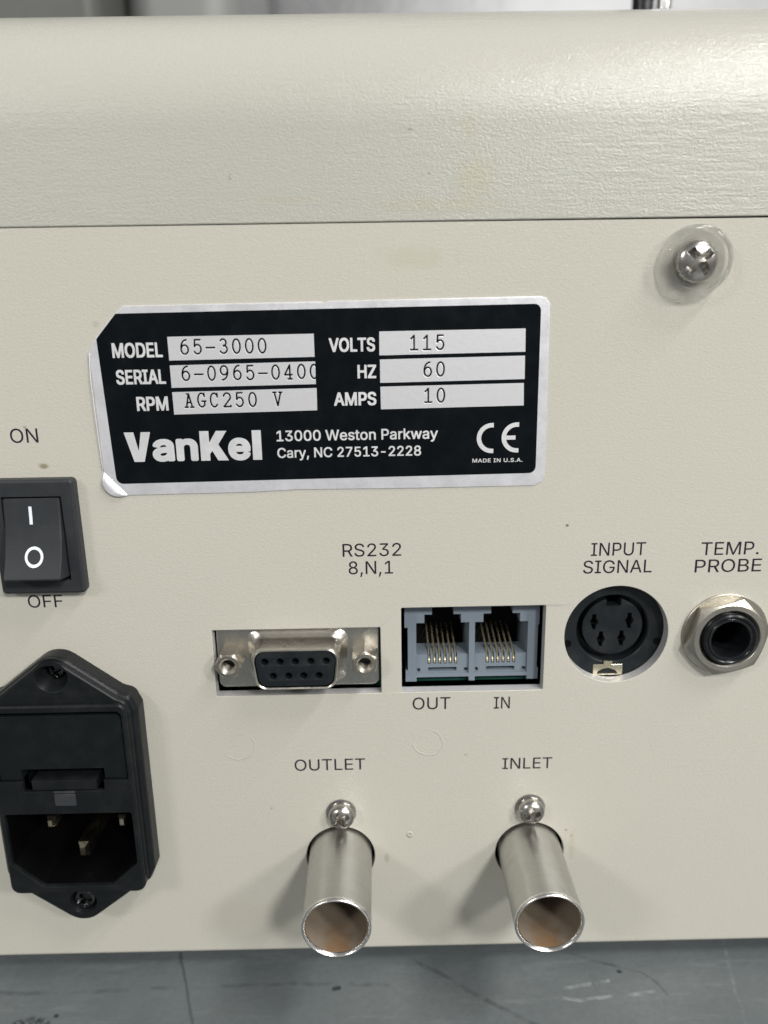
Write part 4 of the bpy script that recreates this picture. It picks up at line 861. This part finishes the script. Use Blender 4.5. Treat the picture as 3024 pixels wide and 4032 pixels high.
# ---- double telephone-type socket
ro = (17, 3, -62)
mb = MB()
def jackhole(cx):
    return [(cx - 5.0, -69.15), (cx + 5.0, -69.15), (cx + 5.0, -58.7), (cx + 3.45, -58.7), (cx + 3.45, -57.0), (cx + 2.03, -57.0), (cx + 2.03, -54.6), (cx - 2.03, -54.6), (cx - 2.03, -57.0), (cx - 3.45, -57.0), (cx - 3.45, -58.7), (cx - 5.0, -58.7)]
JA, JB = 11.75, 22.85
mb.plate([(5.15, -68.4), (4.7, -68.4), (4.7, -70.75), (6.78, -70.75), (6.78, -69.9), (16.8, -69.9), (16.8, -70.75), (17.95, -70.75), (17.95, -69.9), (27.9, -69.9), (27.9, -70.65), (30.0, -70.65), (30.0, -68.3), (29.75, -68.3),
          (29.75, -59.4), (29.95, -59.4), (29.95, -52.5), (4.55, -52.5), (4.55, -59.6), (5.15, -59.6)], [jackhole(JA), jackhole(JB)], 3.0, 15, 0.0, 2, hyb=[14.5, 14.5])
phone = mb.make('telephone_socket', M['grey'], inst, ro, sharp=25)
for jc in (JA, JB):
    # ledge with comb and slot at the front of each opening
    m_ = MB()
    comb = []
    xs_ = [jc + (i - 2.5) * 1.012 for i in range(6)]
    slot = rect(jc - 2.72, jc + 2.72, -68.85, -68.05)
    n1_ = rect(jc - 4.85, jc - 4.25, -68.9, -68.2); n2_ = rect(jc + 4.1, jc + 4.85, -68.9, -68.2)
    top = [(jc - 4.98, -69.14), (jc + 4.98, -69.14), (jc + 4.98, -65.35)]
    for x in reversed(xs_): top += [(x + .28, -65.35), (x + .28, -67.35), (x - .28, -67.35), (x - .28, -65.35)]
    top += [(jc - 4.98, -65.35)]
    m_.plate(top, [slot, n1_, n2_], 3.4, 8.5, 0.0, 2, hyb=[5.5] * 3)
    m_.box(jc - 4.9, jc + 4.9, 8.4, 8.8, -69.1, -65.5)
    m_.make('ledge', M['grey'], phone, ro, smooth=False)
    MB().box(jc - 4.98, jc + 4.98, 14.0, 14.4, -69.1, -54).make('back_wall', M['dark'], phone, ro)
    for x in xs_:
        pts = [(x, 3.9, -67.25), (x, 3.55, -67.0), (x, 3.45, -66.5), (x, 3.8, -66.0), (x, 5.0, -65.4), (x, 8.0, -64.5), (x, 12.0, -63.6), (x, 14.0, -63.3)]
        MB().tube(pts, 0.17, 8).make('contact_wire', M['gold'], phone, ro)
MB().box(4.4, 30.2, 4.5, 16, -71.4, -70.9).make('circuit_board', M['green'], phone, ro)

# ---- round four-hole socket
do = (43.65, 2.4, -60.5)
mb = MB()
mb.lathe([(9.9, 2.4), (6.95, 2.4), (6.75, 2.6), (6.75, 5.2), (5.75, 5.2)], 43.65, -60.35, 72)
dinr = mb.make('round_socket', M['dsub'], inst, do)
m_ = MB()
core = []
for th in np.linspace(0, 2 * PI, 73)[:-1]: core.append((43.75 + 5.68 * math.cos(th), -60.1 + 5.68 * math.sin(th)))
# keyway at the top
kw = [(42.4, 0), (45.1, 0)]
c2 = []
for x, z in core:
    if z > -60.1 and 42.4 < x < 45.1: continue
    c2.append((x, z))
ix = next(i for i in range(len(c2)) if c2[i][0] < 42.4 and c2[i - 1][0] > 45.1)
c2 = c2[:ix] + [(45.1, -54.62), (45.1, -55.9), (42.4, -55.9), (42.4, -54.62)] + c2[ix:]
def cross(x, z, t=0.12): return [(x - .38, z - 1.55), (x + .38, z - 1.55), (x + .38, z - .85), (x + .85, z), (x + .38, z + .85), (x + .38, z + 1.55), (x - .38, z + 1.55), (x - .38, z + .85), (x - .85, z), (x - .38, z - .85)]
ph = [(40.25, -59.1), (46.9, -58.95), (41.7, -62.6), (45.6, -62.5)]
m_.plate(c2, [cross(*q) for q in ph], 2.9, 5.3, 0.15, 2, hyb=[6] * 4)
m_.make('socket_core', M['dsub'], dinr, do)
for q in ph:
    MB().lathe([(0.75, 3.9), (0.75, 6)], q[0], q[1] - .1, 12).make('sprung_contact', M['nickel'], dinr, do)
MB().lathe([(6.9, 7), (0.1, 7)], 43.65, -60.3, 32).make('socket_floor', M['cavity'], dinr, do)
m_ = MB()
m_.plate(rect(40.4, 46.0, -69.75, -67.6, .15, 2), [fillet([(41.0, -69.5), (45.2, -69.5), (44.6, -68.75), (43.3, -68.25), (42.2, -68.45), (41.4, -68.9)], .1, 2)], 2.2, 2.5, 0.05, 1)
m_.box(42.3, 43.9, 2.05, 2.4, -67.55, -66.75)
m_.make('earth_tab', M['blade'], dinr, do)
MB().box(40.9, 45.4, 2.44, 2.46, -69.6, -68.1).make('circuit_board', M['green'], dinr, do)
for (x, z) in ((35.3, -63.2), (52.2, -63.0)):
    MB().lathe([(0.75, 2.36), (0.01, 2.36)], x, z, 20).make('moulded_hole', M['cavity'], dinr, do)  # flat near-black discs stand for the shade inside small holes

# ---- probe jack
jo = (63.7, 0, -60.65); jx, jz = 63.7, -60.65
jack = MB().lathe([(7.95, 0.0), (7.95, -0.3), (7.8, -0.42), (5.2, -0.42)], jx, jz, 72).make('probe_jack', M['nickel'], inst, jo)
rot = math.radians(14)
m_ = MB(); R_ = 7.75
def hx(th, r): return r * math.cos(PI / 6) / math.cos((th - rot) % (PI / 3) - PI / 6)
rs = []
ths = [rot + 2 * PI * j / 96 for j in range(96)]
for y, f in ((-0.42, 1), (-1.75, 1)): rs.append([(jx + hx(t, R_) * math.cos(t), y, jz + hx(t, R_) * math.sin(t)) for t in ths])
# chamfered corners: the top is a cone cut
rs2_ = []
for t in ths:
    r = hx(t, R_); rs2_.append((jx + r * math.cos(t), -1.75 - max(0, (R_ - r)) * 0.55, jz + r * math.sin(t)))
rs[1] = rs2_
rs.append([(jx + 6.45 * math.cos(t), -2.45, jz + 6.45 * math.sin(t)) for t in ths])
rs.append([(jx + 5.6 * math.cos(t), -2.5, jz + 5.6 * math.sin(t)) for t in ths])
rs.append([(jx + 5.2 * math.cos(t), -2.1, jz + 5.2 * math.sin(t)) for t in ths])
rs.append([(jx + 5.15 * math.cos(t), 0, jz + 5.15 * math.sin(t)) for t in ths])
m_.rings(rs); m_.make('hex_nut', M['nickel'], jack, jo, sharp=22)
pr = [(5.0, 3)]
y = 1.0
while y > -2.2: pr += [(5.0, y), (4.72, y - .3)]; y -= 0.6
pr += [(4.95, -2.6), (4.9, -2.9), (4.6, -3.1), (4.3, -3.0), (4.15, -2.8), (4.0, -2.95), (3.6, -2.9), (3.4, -2.6), (3.35, 9), (0.01, 9)]
MB().lathe(pr, jx, jz, 64).make('bushing', M['black_gloss'], jack, jo, sharp=40)

# ---- screw in a clear cup, upper right
co = (52.15, 0, 5.4)
m_ = MB(); m_.lathe([(2.0, -0.02), (5.5, -0.02), (5.62, -0.3), (5.6, -1.8), (5.4, -2.6), (5.1, -2.95), (4.8, -3.0), (4.55, -2.8), (4.1, -1.4), (3.8, -1.0), (2.0, -1.0), (2.0, -0.02)], co[0], co[2], 80)
cup = m_.make('clear_cup_washer', M['clear'], inst, co, sharp=40)
phillips(co[0], co[2] - .2, 3.4, -1.02, 0.6, 1.4, M['steel'], 'cross_head_screw', cup, math.radians(40), arm=.70, wd=.15, depth=1.7, n=144, m=48)

# ---- two water tubes with their screws
for (tx, tz, rr_) in ((-8.75, -107.2, 0.25), (29.1, -107.15, 0.9)):
    to = (tx, 0, tz)
    m_ = MB()
    m_.lathe([(6.22, 14), (6.22, 0), (6.22, -10), (6.22, -18.3)], tx, tz, 72)
    tb = m_.make('water_tube', M['tube'], inst, to, sharp=50)
    MB().lathe([(6.22, -18.3), (6.24, -18.75), (6.1, -19.05), (5.9, -19.12), (5.66, -18.95), (5.52, -18.5)], tx, tz, 72).make('tube_rim', M['rim'], tb, to, sharp=50)
    MB().lathe([(5.52, -18.5), (5.5, -5), (5.5, 14), (0.01, 14)], tx, tz, 72).make('bore', M['bore'], tb, to, sharp=50)
for (sx_, sz_, ro_) in ((-8.25, -97.35, 0.6), (28.95, -97.1, 0.25)):
    MB_ = MB().lathe([(2.95, 0.0), (2.95, -0.25), (2.8, -0.32), (1.2, -0.32)], sx_ - .1, sz_ + .15, 48)
    wsh = MB_.make('screw_washer', M['steel'], inst, (sx_, 0, sz_))
    phillips(sx_, sz_, 2.6, -0.32, 0.8, 1.6, M['steel'], 'tube_screw', wsh, ro_, arm=.62, wd=.17, depth=1.6, n=120, m=42)
